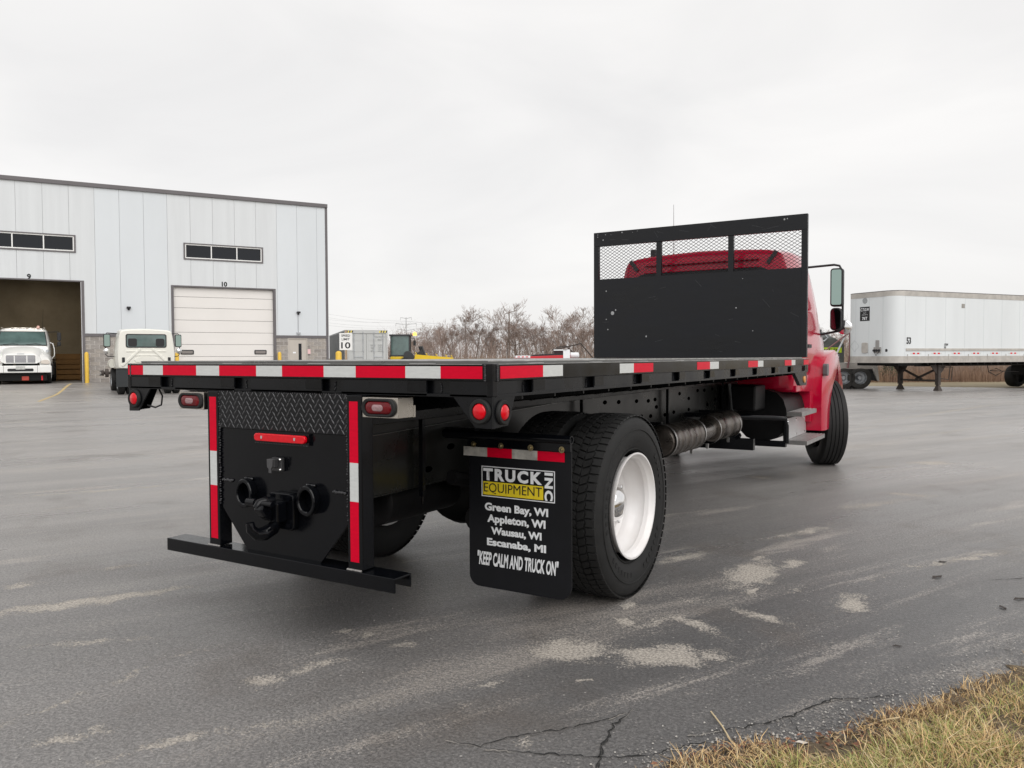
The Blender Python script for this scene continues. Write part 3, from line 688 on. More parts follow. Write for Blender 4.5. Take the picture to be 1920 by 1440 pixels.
# corner light brackets (boxed plates) with round markers
def round_marker(M, parent):
    g = MB().lathe([(0, .052), (.008, .052), (.014, .047), (.014, .036), (.006, .034)], 32, 'x', M).build('grommet', RUB, parent, smooth=40)
    MB().lathe([(.004, .034), (.012, .032), (.017, .024), (.019, .001)], 32, 'x', M).build('marker_lens', LRED, parent, smooth=60)
for s in (-1, 1):
    B_ = MB()
    poly = [(s*1.214, 1.196), (s*1.02, 1.196), (s*1.13, 1.07), (s*1.214, 1.068)]
    B_.prism(poly, .006, .014, 'y')
    a, b = sorted((s*1.206, s*1.214)); B_.prism([(.014, 1.196), (.185, 1.196), (.13, 1.075), (.014, 1.068)], a, b, 'x')
    B_.add([(s*1.206, .014, 1.07), (s*1.13, .014, 1.074), (s*1.206, .12, 1.08)], [(0, 1, 2)])
    br = B_.build('light_bracket', FRM, T, bevel=.0015)
    round_marker(Matrix.Translation((s*1.158, .0058, 1.138)) @ Matrix.Rotation(-pi/2, 4, 'Z') if True else None, br)
    round_marker(Matrix.Translation((s*1.2142, .085, 1.132)) @ (Matrix.Identity(4) if s > 0 else Matrix.Rotation(pi, 4, 'Z')), br)
    MB().tube([(s*1.13, .06, 1.10), (s*1.10, .09, 1.085), (s*1.06, .10, 1.10), (s*1.05, .10, 1.15), (s*1.08, .1, 1.19)], .005, 6).build('cable', INK, br)
# front corner light at side front
for s in (-1, 1):
    a, b = sorted((s*1.17, s*1.205))
    o_ = MB().prism([(5.45, 1.195), (6.0, 1.195), (6.0, 1.06), (5.72, 1.06)], a, b, 'x').build('light_bracket', FRM, T)
    MB().lathe([(0, .034), (s*.01, .034), (s*.012, .02), (s*.012, .001)], 20, 'x', Matrix.Translation((s*1.205, 5.88, 1.12))).build('marker_lens', mat('amber_lens', (.8, .35, .1), .2), o_)
# tail light boxes
for x0, x1, s in ((-.70, -.505, -1), (.562, .768, 1)):
    bx = MB().box(x0, x1, -.045, .06, 1.098, 1.186).build('tail_light_box', STL, T, bevel=.002)
    cx, cz = (x0+x1)/2, 1.142
    def oval(hw, hh, n=10):
        P = []
        for sgn, st in ((1, -90), (-1, 90)):
            for i in range(n+1):
                t = radians(st+180*i/n); P.append((cx+sgn*(hw-hh)+hh*cos(t), cz+hh*sin(t)))
        return P
    def oloft(prof, name, mt):
        mb = MB(); rings = [[(p[0], y, p[1]) for p in oval(a, b)] for y, a, b in prof]; mb.loft(rings); return mb.build(name, mt, bx, smooth=40)
    oloft([(-.045, .096, .040), (-.054, .096, .040), (-.059, .090, .035), (-.058, .078, .029), (-.050, .076, .027)], 'grommet', RUB)
    oloft([(-.050, .077, .028), (-.055, .072, .025), (-.058, .062, .018), (-.059, .03, .004)], 'tail_lens', LDRK)
    oloft([(-.0585, .031, .014), (-.0605, .031, .014), (-.0615, .025, .010)], 'reverse_lens', LCLR)
    MB().box(x1-.03 if s > 0 else x0, x1 if s > 0 else x0+.03, .06, .075, 1.098, 1.15).build('box_bracket', STL, bx)
# under-ride hitch assembly
HY = -.05
for x0, x1 in ((-.470, -.388), (.478, .566)):
    po = BX('underride_post', BLK, T, x0, x1, HY, HY+.075, .415, 1.194, bevel=.004)
    t0 = x0+.016
    for z0, z1, m_ in ((.45, .72, TRED), (.72, .893, TWHT), (.893, 1.166, TRED)):
        BX('reflective_tape', m_, po, t0, t0+.05, HY-.0012, HY, z0, z1)
    w = MB()
    for k in range(14): w.lathe([(-.006, .001), (-.002, .006), (.003, .006), (.006, .001)], 6, 'x', Matrix.Translation((x0+.006*k, HY-.004, .414)))
    w.build('weld_bead', WLDP, po, smooth=60)
pl_ = MB().prism([(-.386, 1.012), (.476, 1.012), (.476, .62), (.285, .400), (-.185, .400), (-.386, .62)], HY+.012, HY+.022, 'y').build('hitch_plate', BLK, T, bevel=.001)
dp_ = BX('tread_plate', FRM, T, -.386, .476, HY+.004, HY+.010, 1.014, 1.194)
lug = MB(); px_ = .0305; pz_ = .0225
for i in range(29):
    for j in range(8):
        x = -.373+px_*i+(px_/2 if j % 2 else 0); z = 1.026+pz_*j
        if x > .468: continue
        a = radians(52 if (i+(j//1)) % 2 else -52)
        M = Matrix.Translation((x, HY+.004, z)) @ Matrix.Rotation(a, 4, 'Y')
        rings = []
        for t, hw, hh in ((-.0145, .0006, 0), (-.009, .0026, .0016), (0, .0033, .0024), (.009, .0026, .0016), (.0145, .0006, 0)):
            rings.append([(t, 0, -hw), (t, -hh*.8, -hw*.45), (t, -hh, hw*.0), (t, -hh*.8, hw*.45), (t, 0, hw)])
        lug.loft(rings, False, M)
tag(lug.build('raised_lugs', mat('lug_black', (.10, .10, .105), .2, .5), dp_, smooth=60), kind='stuff')
w = MB()
for k in range(46):      # irregular vertical weld seams
    for x in (.476, -.383):
        z = .63+k*.0122+random.uniform(-.003, .003)
        r = random.uniform(.003, .006); w.lathe([(-r, .001), (-r*.4, r), (r*.4, r), (r, .001)], 6, 'z', Matrix.Translation((x+random.uniform(-.003, .003), HY+.004, z)))
for k in range(60): 
    x = -.38+k*.0143; r = random.uniform(.002, .004); w.lathe([(-r, .001), (-r*.4, r), (r*.4, r), (r, .001)], 6, 'x', Matrix.Translation((x, HY+.006, 1.194+random.uniform(-.002, .001))))
tag(w.build('weld_seam', WLD, pl_, smooth=60), kind='stuff')
for x in (-.368, .385):
    w = MB()
    for k in range(9): r = random.uniform(.005, .009); w.lathe([(-r, .001), (-r*.4, r), (r*.4, r), (r, .001)], 8, 'x', Matrix.Translation((x+.009*k, HY+.008, .752+random.uniform(-.002, .002))))
    w.build('weld_bead', WLD, pl_, smooth=60)
# centre bar lamp in its recess
BX('lamp_recess', BLK, pl_, -.142, .245, HY-.002, HY+.012, .955, 1.008)
q = MB(); q.prism(rrect(-.105, .237, .963, 1.000, .017), HY-.004, HY-.022, 'y'); bar = q.build('light_bar', LRED, T, bevel=.004)
for x in (-.048, .174): MB().prism(rrect(x-.0055, x+.0055, .975, .990, .005), HY-.022, HY-.026, 'y').build('screw', CHR, bar)
w = MB()
for k in range(20): w.box(-.115+k*.018, -.103+k*.018, HY-.006, HY-.002, .951, .955)
w.build('weld_bead', WLD, pl_)
# 7-way plug
pg = MB().box(.002, .070, HY-.01, HY+.012, .822, .888).box(.012, .052, HY-.040, HY-.01, .842, .886).build('trailer_socket', mat('plug_plastic', (.035, .035, .037), .45), T, bevel=.005)
MB().prism([(.012, .884), (.052, .884), (.048, .846), (.040, .838), (.040, .818), (.024, .818), (.024, .838), (.014, .846)], HY-.048, HY-.041, 'y').build('socket_flap', mat('plug_plastic2', (.06, .06, .063), .4), pg, bevel=.002)
for x, z in ((.063, .880), (.063, .832)): MB().lathe([(HY-.018, .001), (HY-.016, .006), (HY-.010, .007)], 10, 'y', Matrix.Translation((x, 0, z))).build('screw', CHR, pg, smooth=60)
# recovery rings
for cx in (-.175, .245):
    R_ = MB(); rr_ = []
    for k in range(28):
        t = 2*pi*k/28; a, b = .050*cos(t), .062*sin(t)+(.0)
        rr_.append((cx, a, b))
    # flat heavy ring lying in a plane tilted towards the hitch, section 26 x 16 mm
    ring = MB(); rings = []
    for k in range(29):
        t = 2*pi*k/28
        for_r = []
        for (u, v) in ((-.034, -.005), (-.028, -.010), (.026, -.010), (.030, -.005), (.030, .005), (.026, .010), (-.028, .010), (-.034, .005)):
            rad = 1+v/.055
            for_r.append((cx+.050*cos(t)*rad-.25*u, HY-.012+u*.85, .704+.060*sin(t)*rad))
        rings.append(for_r)
    ring.loft(rings, False)
    o_ = ring.build('recovery_ring', BLK, T, smooth=40)
    w = MB()
    for k in range(7): w.lathe([(-.006, .001), (-.002, .006), (.003, .006), (.006, .001)], 6, 'x', Matrix.Translation((cx-.024+.008*k, HY+.004, .771)))
    w.build('weld_bead', WLD, o_, smooth=60)
# pintle hook
pk = MB()
pk.prism(rrect(-.01, .16, .55, .725, .03), HY-.022, HY+.012, 'y')
pk.build('pintle_mount', BLK, T, bevel=.006)
pt = MB()
pt.box(.03, .12, HY-.085, HY-.022, .595, .69)
pt.prism([(HY-.085, .69), (HY-.14, .685), (HY-.155, .665), (HY-.13, .63), (HY-.085, .60)], .04, .09, 'x')
body = pt.build('pintle_body', BLK, T, bevel=.008)
MB().tube([(.066, HY-.03, .60), (.062, HY-.06, .563), (.052, HY-.10, .545), (.042, HY-.14, .548), (.035, HY-.165, .575), (.033, HY-.168, .605)], [.026, .032, .033, .029, .024, .019], 14).build('pintle_hook', BLK, body, smooth=50)
MB().tube([(.070, HY-.06, .690), (.062, HY-.10, .696), (.052, HY-.13, .690), (.046, HY-.145, .670)], [.022, .024, .021, .016], 12).build('pintle_latch', BLK, body, smooth=50)
MB().lathe([(-.075, .019), (-.02, .019), (-.02, .013), (.09, .013)], 12, 'x', Matrix.Translation((.045, HY-.125, .690)), cap=True).build('latch_pin', BLK, body, smooth=50)
MB().lathe([(.0, .016), (.02, .016)], 6, 'y', Matrix.Translation((.11, HY-.105, .585)), cap=True).build('bolt', BLK, body)
for x, z in ((.012, .572), (.138, .572), (.012, .705), (.138, .705)): MB().lathe([(HY-.038, .014), (HY-.022, .014)], 6, 'y', Matrix.Translation((x, 0, z)), cap=True).build('bolt', BLK, body)
# bumper angle
MB().box(-.795, .757, -.062, .050, .402, .412).box(-.795, .757, -.066, -.056, .347, .412).box(-.795, .757, .042, .050, .350, .402).build('underride_bar', BLK, T, bevel=.003)
# chassis underside: axle, differential, drums, springs
AY = 1.51; AZ = .52
ax = MB().lathe([(-.95, .07), (-.3, .075), (-.2, .12), (.2, .12), (.3, .075), (.95, .07)], 20, 'x', Matrix.Translation((0, AY, AZ)), cap=True)
rear_axle = ax.build('rear_axle', DRK, T, smooth=40)
MB().lathe([(-.16, .02), (-.15, .12), (-.10, .19), (-.02, .225), (.08, .23), (.2, .18), (.42, .08), (.5, .05)], 28, 'y', Matrix.Translation((0, AY, AZ)), cap=True).build('differential', DRK, rear_axle, smooth=50)
for s in (-1, 1):
    MB().lathe([(s*.56, .19), (s*.60, .205), (s*.80, .205)], 28, 'x', Matrix.Translation((0, AY, AZ)), cap=True).build('brake_drum', DRK, rear_axle, smooth=40)
    MB().tube([(s*.46, AY-.75, .72), (s*.46, AY-.35, .63), (s*.46, AY, .60), (s*.46, AY+.35, .63), (s*.46, AY+.75, .70)], .04, 8).build('leaf_spring', DRK, rear_axle)
    MB().lathe([(.62, .10), (.66, .12), (.75, .12), (.80, .10)], 20, 'z', Matrix.Translation((s*.30, AY-.42, 0)), cap=True).build('air_spring', DRK, rear_axle, smooth=50)
    MB().lathe([(-.1, .07), (-.08, .08), (.06, .08), (.1, .05)], 16, 'y', Matrix.Translation((s*.36, AY-.28, .42)), cap=True).build('brake_chamber', DRK, rear_axle, smooth=50)
MB().lathe([(AY+.45, .05), (7.4, .05)], 12, 'y', Matrix.Translation((0, 0, .58))).build('drive_shaft', DRK, T, smooth=50)
for s in (-1, 1):
    MB().lathe([(-.32, .10), (-.30, .125), (.30, .125), (.32, .10)], 24, 'y', Matrix.Translation((s*.22, .72, .62)), cap=True).build('air_tank', DRK, T, smooth=40)
MB().lathe([(-.08, .001), (-.08, .12), (-.02, .125), (.03, .10), (.10, .10)], 24, 'z', Matrix.Translation((-.06, .35, .66)), cap=True).build('spring_brake_can', mat('grey_can', (.05, .05, .05), .35), T, smooth=40)
MB().tube([(.31, .7, .98), (.33, .66, .9), (.32, .7, .8), (.36, .7, .84), (.35, .72, .97)], .010, 8).build('air_hose', INK, T, smooth=60)
MB().tube([(.2, .5, .9), (.1, .6, .6), (-.1, .9, .5), (-.2, 1.3, .6)], .010, 8).build('air_hose', INK, T, smooth=60)
BX('frame_rear_member', DRK, T, -.42, .42, .05, .12, .72, .96)
# rear wheels: duals
tl = tyre(.52, .275, 'lug').build('tyre', RUB, None, smooth=28); tl_me = tl.data; bpy.data.objects.remove(tl)
first = None
for s in (-1, 1):
    for xi, outer in ((1.200-.1375, True), (.875-.1375, False)):
        e = ob('wheel', None, T, (s*xi, AY, AZ-.003), (random.uniform(0, 3), 0, 0 if s > 0 else pi)); e.empty_display_size = .1
        t_ = ob('tyre', tl_me, e)
        if outer:
            sidewall_rings(.52, .275, e)
            r_ = rim_dish(WHW, e); r_.location = (.1275, 0, 0)
            MB().lathe([(-.13, .30), (.10, .30)], 40, 'x').build('rim_barrel', DRK, e)
        else: MB().lathe([(-.135, .30), (-.12, .25), (.10, .25), (.135, .30)], 40, 'x').build('rim_barrel', WHW, e)
# front wheels, steered left
rb = tyre(.53, .29, 'rib').build('tyre', RUB, None, smooth=28); rb_me = rb.data; bpy.data.objects.remove(rb)
for s in (-1, 1):
    e = ob('wheel', None, T, (s*1.02, 7.98, .527), (0, 0, radians(27)+(0 if s > 0 else pi))); e.empty_display_size = .1
    ob('tyre', rb_me, e); sidewall_rings(.53, .29, e)
    MB().lathe([(.145, .30), (.13, .28), (.04, .26), (.03, .16), (.09, .12), (.10, .001)], 40, 'x').build('rim', WHW, e, smooth=35)
    MB().lathe([(-.145, .30), (-.12, .27), (0, .25), (.02, .001)], 40, 'x').build('rim_barrel', DRK, e)
MB().box(-.9, .9, 7.9, 8.05, .42, .54).build('front_axle', DRK, T)
# mudflaps
def mudflap(s, letters):
    e = ob('mudflap', None, T, (0, 0, 0)); e.empty_display_size = .1
    x0, x1 = (.583, 1.186) if s > 0 else (-1.186, -.583); y = .75
    f = MB().prism([(x0, .965), (x0, .225)] + [(x0+.06-.06*cos(radians(t)), .225-.06*sin(radians(t))) for t in (15, 35, 55, 75, 90)] +
                   [(x1-.07+.07*sin(radians(t)), .235-.07*cos(radians(t))) for t in (0, 20, 40, 60, 80)] + [(x1, .235), (x1, .965)], y, y+.010, 'y').build('flap_sheet', FLAP, e, bevel=.002)
    rod = MB(); a0, a1 = (.30, 1.192) if s > 0 else (-1.192, -.30)
    rod.lathe([(a0, .021), (a1, .021), (a1, .015), (a1-.03, .015)], 16, 'x', Matrix.Translation((0, y-.008, .957))).box(min(x0, x1), max(x0, x1), y-.012, y-.001, .90, .955)
    rod.build('flap_hanger', BLK, e, smooth=40)
    BX('flap_arm', FRM, e, *sorted((s*.43, s*.62)), y, y+.04, .93, .99)
    if letters:
        for (a, b, m_) in ((.552, .700, TDIRT), (.700, .850, TRED), (.850, .998, TDIRT), (.998, 1.150, TRED)):
            BX('reflective_tape', m_, e, a, b, y-.0135, y-.0125, .8455, .897) if False else BX('reflective_tape', m_, e, a, b, y-.0035, y-.001, .846, .893)
        for x in (.622, .79, .965, 1.14):
            MB().lathe([(y-.022, .001), (y-.020, .008), (y-.014, .009), (y-.014, .016), (y-.011, .016)], 12, 'y', Matrix.Translation((x, 0, .908)), cap=True).build('bolt', BRS, e)
        # printed panel
        Y = y-.0015
        fr = MB(); X0, X1, Z0, Z1, t = .664, 1.096, .640, .798, .0045
        fr.box(X0, X1, Y-.001, Y, Z1-t, Z1).box(X0, X1, Y-.001, Y, Z0, Z0+t).box(X0, X0+t, Y-.001, Y, Z0+t, Z1-t).box(X1-t, X1, Y-.001, Y, Z0+t, Z1-t).build('logo_border', LTR, f)
        BX('logo_yellow', YEL, f, X0+.010, X1-.066, Y-.001, Y, Z0+.010, Z0+.078)
        def tx(s_, x, z, w, h, m_=LTR, off=.05, up=None, th=.0018, **k): return text(s_, 'lettering', m_, f, up or Mpl((x, Y, z), (1, 0, 0), (0, 0, 1)), width=w, height=h, off=off, thick=th, **k)
        tx('TRUCK', .850, .756, .350, .064, off=.05, spacing=1.25)
        tx('EQUIPMENT', .852, .684, .344, .056, INK, .0, th=.0025)
        st_ = MB()
        for k in range(9):
            xx = .70+k*.0395; st_.box(xx, xx+.0035, Y-.0032, Y-.0028, .655, .668)
        st_.build('stencil_gaps', YEL, f)
        tx('INC', 0, 0, .140, .048, up=Mpl((1.062, Y, .719), (0, 0, -1), (1, 0, 0)), off=.05, spacing=1.2)
        for i, (s_, w_) in enumerate((('Green Bay, WI', .375), ('Appleton, WI', .345), ('Wausau, WI', .300), ('Escanaba, MI', .350))):
            tx(s_, .871, .583-.060*i, w_, .053 if i in (0, 1) else .046, off=.045)
        tx('"KEEP CALM AND TRUCK ON"', .877, .318, .480, .074, off=.035, shear=.2)
    return e
mudflap(1, True); mudflap(-1, False)
# exhaust aftertreatment canisters
ex = ob('exhaust', None, T, (0, 0, 0)); ex.empty_display_size = .1
def can(y0, y1, x, z, r, ribs):
    pr = [(y0, r*.3), (y0+.02, r*.85), (y0+.05, r)]
    for k in range(ribs):
        yy = y0+.08+(y1-y0-.16)*k/max(1, ribs-1); pr += [(yy-.012, r), (yy-.006, r+.0035), (yy+.006, r+.0035), (yy+.012, r)]
    pr += [(y1-.05, r), (y1-.02, r*.85), (y1, r*.4)]
    return MB().lathe(pr, 36, 'y', Matrix.Translation((x, 0, z)), cap=True)
can(3.15, 3.98, .70, .70, .125, 6).build('exhaust_canister', HOT, ex, smooth=35)
can(4.36, 5.05, .70, .715, .125, 3).build('exhaust_canister', HOT, ex, smooth=35)
MB().tube([(.70, 3.95, .70), (.72, 4.15, .70), (.70, 4.4, .712)], .078, 16).build('exhaust_pipe', HOT, ex, smooth=40)
MB().tube([(.62, 3.2, .70), (.6, 3.05, .66), (.66, 2.95, .60)], .05, 14).build('exhaust_pipe', HOT, ex, smooth=40)
for y in (3.2, 3.9, 4.32, 4.95):
    MB().lathe([(y-.012, .130), (y+.012, .130)], 36, 'y', Matrix.Translation((.70, 0, .705))).box(.69, .71, y-.012, y+.012, .535, .58).build('band_clamp', ALU, ex, smooth=40)
for y in (3.3, 4.5, 4.9): BX('exhaust_hanger', FRM, ex, .43, .66, y, y+.03, .80, .84)
# fuel tank / step structure under the cab
tk = MB(); tk.prism(chaikin([(.47, .45), (.99, .45), (.99, 1.0), (.47, 1.0)], 2), 6.06, 7.04, 'y'); tk.build('fuel_tank', DRK, T, smooth=30)
MB().prism(chaikin([(-.47, .45), (-.99, .45), (-.99, 1.0), (-.47, 1.0)], 2), 5.5, 7.04, 'y').build('fuel_tank', DRK, T, smooth=30)
MB().tube([(.55, 5.45, 1.08), (.57, 5.45, .82), (.62, 5.5, .74), (.9, 5.85, .715), (.985, 6.0, .70), (.995, 6.03, .62), (.995, 6.03, .44)], .030, 10).build('step_bracket', BLK, T, smooth=50)
BX('step_frame', BLK, T, .43, 1.0, 5.98, 6.05, .40, .46); BX('step_frame', BLK, T, .30, .9, 5.1, 5.16, .45, .56)
MB().tube([(.5, 5.2, .53), (.5, 6.0, .5)], .035, 8).build('step_frame', BLK, T)
for (x0, x1, y0, y1, z) in ((.99, 1.205, 6.04, 7.0, .47), (.94, 1.14, 6.10, 6.86, .765)):
    s_ = MB().box(x0, x1, y0, y1, z-.004, z).box(x1-.004, x1, y0, y1, z-.045, z-.004).box(x0, x1-.004, y0, y0+.004, z-.045, z-.004).box(x0, x0+.004, y0+.01, y1, z, z+.03).build('cab_step', ALU, T)
    g_ = MB()
    for i in range(5):
        for j in range(14): g_.lathe([(0, .008), (.006, .005)], 6, 'z', Matrix.Translation((x0+.03+i*.038, y0+.04+j*(y1-y0-.08)/13, z)))
    tag(g_.build('step_grip', ALU, s_), kind='stuff')
kp = BX('kick_plate', ALUP, T, .993, .998, 6.05, 7.0, .474, .695)
for y, z in ((6.1, .66), (6.1, .50), (6.5, .50), (6.5, .66), (6.9, .66), (6.9, .5)): MB().lathe([(0, .012), (.006, .010)], 8, 'x', Matrix.Translation((.998, y, z)), cap=True).build('bolt', CHR, kp)
# headboard
HB = ob('headboard', None, T, (0, 0, 0)); HB.empty_display_size = .1
hy0, hy1 = 5.955, 6.005; PS = MB()
BX('top_rail', BRD, HB, -1.212, 1.212, hy0, hy1, 2.66, 2.822, bevel=.003)
for a, b in ((-1.212, -1.152), (1.152, 1.212)): BX('end_post', BRD, HB, a, b, hy0, hy1, 1.346, 2.66, bevel=.003)
for a, b in ((-.432, -.374), (.389, .447)): BX('mid_post', BRD, HB, a, b, hy0+.004, hy1-.002, 2.27, 2.66, bevel=.003)
BX('headboard_panel', BRD, HB, -1.152, 1.152, hy0+.001, hy0+.012, 1.346, 2.272)
MB().box(-1.152, 1.152, hy0+.012, hy1, 2.222, 2.272).box(-1.152, 1.152, hy0+.012, hy1, 1.346, 1.396).build('panel_stiffener', BRD, HB)
dots = MB()
for x, z, r in ((-1.16, 2.795, .006), (-1.16, 2.77, .005), (-1.06, 2.79, .005), (-.99, 2.785, .003), (-.85, 2.8, .008), (-.72, 2.79, .004), (-.66, 2.80, .004), (-1.09, 2.73, .009), (.98, 2.78, .009), (1.01, 2.785, .006),
                (-.97, 1.87, .022), (-.93, 1.905, .009), (-1.05, 1.80, .007), (-1.03, 1.68, .009), (-.55, 1.59, .009), (.48, 1.88, .007), (.66, 1.63, .006), (-1.05, 2.13, .008), (.55, 2.19, .005)):
    dots.lathe([(hy0-.0012, r*.5), (hy0+.0, r)], 9, 'y', Matrix.Translation((x, 0, z)) @ Matrix.Diagonal((1, 1, random.uniform(.7, 1.2), 1)), cap=True)
dots.build('sky_dots_chips', mat('pale_spot', (.42, .43, .44), .5, var=.5, vscale=80), HB)  # pale discs paint in sky through the top-rail holes, plus chips below
sc_ = MB()
for i in range(26):
    x, z = random.uniform(-1.1, 1.1), random.choice((random.uniform(1.4, 2.2), random.uniform(2.69, 2.8))); ln = random.uniform(.01, .12)
    sc_.box(-ln/2, ln/2, -.0008, 0, -.0012, .0012, Matrix.Translation((x, hy0+(.0 if z > 2.3 else .0006), z)) @ Matrix.Rotation(random.gauss(.2, .5), 4, 'Y'))
sc_.build('scuff_marks', mat('scuff_grey', (.05, .052, .058), .5), HB)
for pa, pb in ((-1.152, -.432), (-.374, .389), (.447, 1.152)):
    ms = MB(); z0, z1 = 2.272, 2.66; dx, dz = .0575, .037; k = dz/dx; hgt = z1-z0; wid = pb-pa
    for fam in (1, -1):
        n0 = -int(hgt/k/dx)-2
        for i in range(n0, int(wid/dx)+int(hgt/k/dx)+3):
            # line: z = z0 + fam*k*(x-xi)
            xi = pa+i*dx
            pts = []
            if fam == 1: xa, xb = xi, xi+hgt/k
            else: xa, xb = xi-hgt/k, xi
            ca, cb = max(xa, pa), min(xb, pb)
            if cb-ca < .004: continue
            za, zb = (z0+k*(ca-xi), z0+k*(cb-xi)) if fam == 1 else (z0-k*(ca-xi), z0-k*(cb-xi))
            d = Vector((cb-ca, 0, zb-za)); ln = d.length; an = math.atan2(zb-za, cb-ca)
            M = Matrix.Translation((ca, hy0+.015+(.002 if fam == 1 else 0), za)) @ Matrix.Rotation(-an, 4, 'Y')
            ms.box(0, ln, 0, .003, -.0023, .0023, M)
    tag(ms.build('expanded_mesh', BRD, HB), kind='stuff')
# cab
def sym(half): return half + [(-x, z) for x, z in half[::-1]]
def cring(y, pts, n=2): return [(p[0], y, p[1]) for p in chaikin(sym(pts), n)]
def sec(y, zb, hw, zbelt, hwt, ztop, zsh):
    return cring(y, [(.02, zb), (hw-.04, zb), (hw, zb+.06), (hw+.02, zbelt), (hwt+.03, zsh), (hwt-.06, ztop-.01), (.4, ztop+.02), (.02, ztop+.03)])
cab = MB().loft([sec(6.20, 1.0, .99, 1.65, .86, 2.46, 2.34), sec(6.23, .97, 1.03, 1.65, .91, 2.52, 2.40), sec(6.5, .95, 1.06, 1.65, .94, 2.55, 2.43), sec(7.1, .92, 1.08, 1.65, .95, 2.57, 2.44),
                 sec(7.3, .9, 1.08, 1.65, .93, 2.52, 2.38), sec(7.75, .95, 1.04, 1.62, .82, 1.98, 1.88), sec(7.9, 1.0, 1.0, 1.55, .80, 1.72, 1.66)]).build('cab_body', RED, T, smooth=38)
# rear raised ribs and window
for z in (2.345, 2.43):
    MB().prism(rrect(-.66, .66, z-.018, z+.012, .012), 6.165, 6.205, 'y').build('roof_rib', RED, cab, bevel=.006)
MB().prism(rrect(-.78, .78, 1.72, 2.325, .10), 6.180, 6.205, 'y').build('rear_window_gasket', INK, cab)
MB().prism(rrect(-.74, .74, 1.76, 2.285, .08), 6.172, 6.179, 'y').build('rear_window', GLS, cab)
for s in (-1, 1):
    MB().box(-.020, .020, -.006, .02, -.075, .075, Matrix.Translation((s*.80, 6.188, 2.43)) @ Matrix.Rotation(s*.65, 4, 'Y')).build('corner_seal', mat('seal_black', (.04, .04, .042), .5), cab)
    a, b = sorted((s*1.045, s*1.10)); 
    MB().add([(s*1.062, 6.75, 1.72), (s*1.062, 7.35, 1.72), (s*.995, 7.15, 2.30), (s*.995, 6.80, 2.30)], [(0, 1, 2, 3)]).build('side_window', GLS, cab)
    MB().box(*sorted((s*1.05, s*1.095)), 6.62, 6.80, 1.45, 1.49).build('door_handle', INK, cab)
    # mirror
    mr = MB().tube([(s*.84, 7.32, 2.36), (s*.90, 7.5, 2.43), (s*1.20, 7.52, 2.445), (s*1.26, 7.52, 2.43), (s*1.285, 7.52, 2.38), (s*1.30, 7.52, 2.0), (s*1.30, 7.52, 1.70), (s*1.27, 7.52, 1.655), (s*1.20, 7.52, 1.645), (s*1.02, 7.5, 1.61)], .0135, 8).build('mirror_arm', INK, T, smooth=50)
    MB().box(*sorted((s*1.0, s*1.06)), 7.42, 7.56, 1.58, 1.68).build('arm_mount', INK, mr, bevel=.01)
    MB().prism(rrect(*sorted((s*1.165, s*1.31)), 1.945, 2.40, .035), 7.47, 7.56, 'y').build('mirror_housing', INK, mr, bevel=.01)
    MB().prism(rrect(*sorted((s*1.183, s*1.292)), 1.965, 2.38, .02), 7.462, 7.469, 'y', Matrix.Translation((s*1.2375, 7.455, 0)) @ Matrix.Rotation(s*.22, 4, 'Z') @ Matrix.Translation((-s*1.2375, -7.470, 0))).build('mirror_glass', MIR, mr)
    MB().prism(rrect(*sorted((s*1.17, s*1.30)), 1.66, 1.93, .05), 7.45, 7.55, 'y').build('convex_housing', INK, mr, bevel=.01)
    MB().prism(rrect(*sorted((s*1.183, s*1.287)), 1.675, 1.915, .045), 7.442, 7.449, 'y').build('convex_glass', MIR, mr)
    MB().lathe([(0, .09), (-.008, .088), (-.020, .065), (-.026, .001)], 28, 'y', Matrix.Translation((s*1.305, 7.62, 1.705))).build('spot_mirror', CHR, mr, smooth=60)
    # fender: swept arch around the wheel
    fo = [(7.02, .50), (7.0, .80), (7.03, 1.08), (7.12, 1.27), (7.32, 1.37), (7.7, 1.43), (8.2, 1.41), (8.6, 1.30), (8.86, 1.05), (8.92, .70)]
    fi = [(8+.70*cos(radians(t)), .50+.72*sin(radians(t))) for t in (0, 22, 45, 68, 90, 112, 135, 150, 165, 180)]
    fi = fi[::-1]; f_ = MB(); n = len(fo); V = []
    def xo(y, z): return s*(1.195+.022*math.exp(-((y-7.9)/.45)**2)*min(1, max(0, (z-.4)))-.10*sm((y-7.6)/1.0))
    for (yo, zo), (yi, zi) in zip(fo, fi):
        zi = max(zi, .5)
        V += [(xo(yo, zo)-s*.03, yo, zo), (xo((yo+yi)/2, zo), (yo*.75+yi*.25), zo*.8+zi*.2), (xo(yi, zi), yi, zi), (s*.82, yi, zi), (s*.82, yo, zo)]
    F = []
    for k in range(n-1):
        for j in range(5): F.append((5*k+j, 5*k+(j+1) % 5, 5*(k+1)+(j+1) % 5, 5*(k+1)+j))
    F += [(0, 1, 2, 3, 4), tuple(5*(n-1)+j for j in range(5))]
    f_.add(V, F).build('fender', RED, T, smooth=50)
    # inner arch and lower cowl
    MB().box(*sorted((s*.60, s*.83)), 7.10, 7.16, .55, 1.3).build('inner_fender', RED, T)
    MB().box(*sorted((s*.62, s*1.05)), 6.25, 7.02, .97, 1.04).build('cab_sill', RED, T, bevel=.008)
    MB().box(*sorted((s*.82, s*1.06)), 6.95, 7.05, .60, 1.3).build('cowl_side', RED, T, bevel=.01)
    # hood latch
    MB().prism(rrect(7.03, 7.13, 1.13, 1.27, .03), *sorted((s*1.17, s*1.222)), 'x').build('hood_latch', mat('latch_grey', (.12, .12, .125), .4), T, bevel=.006)
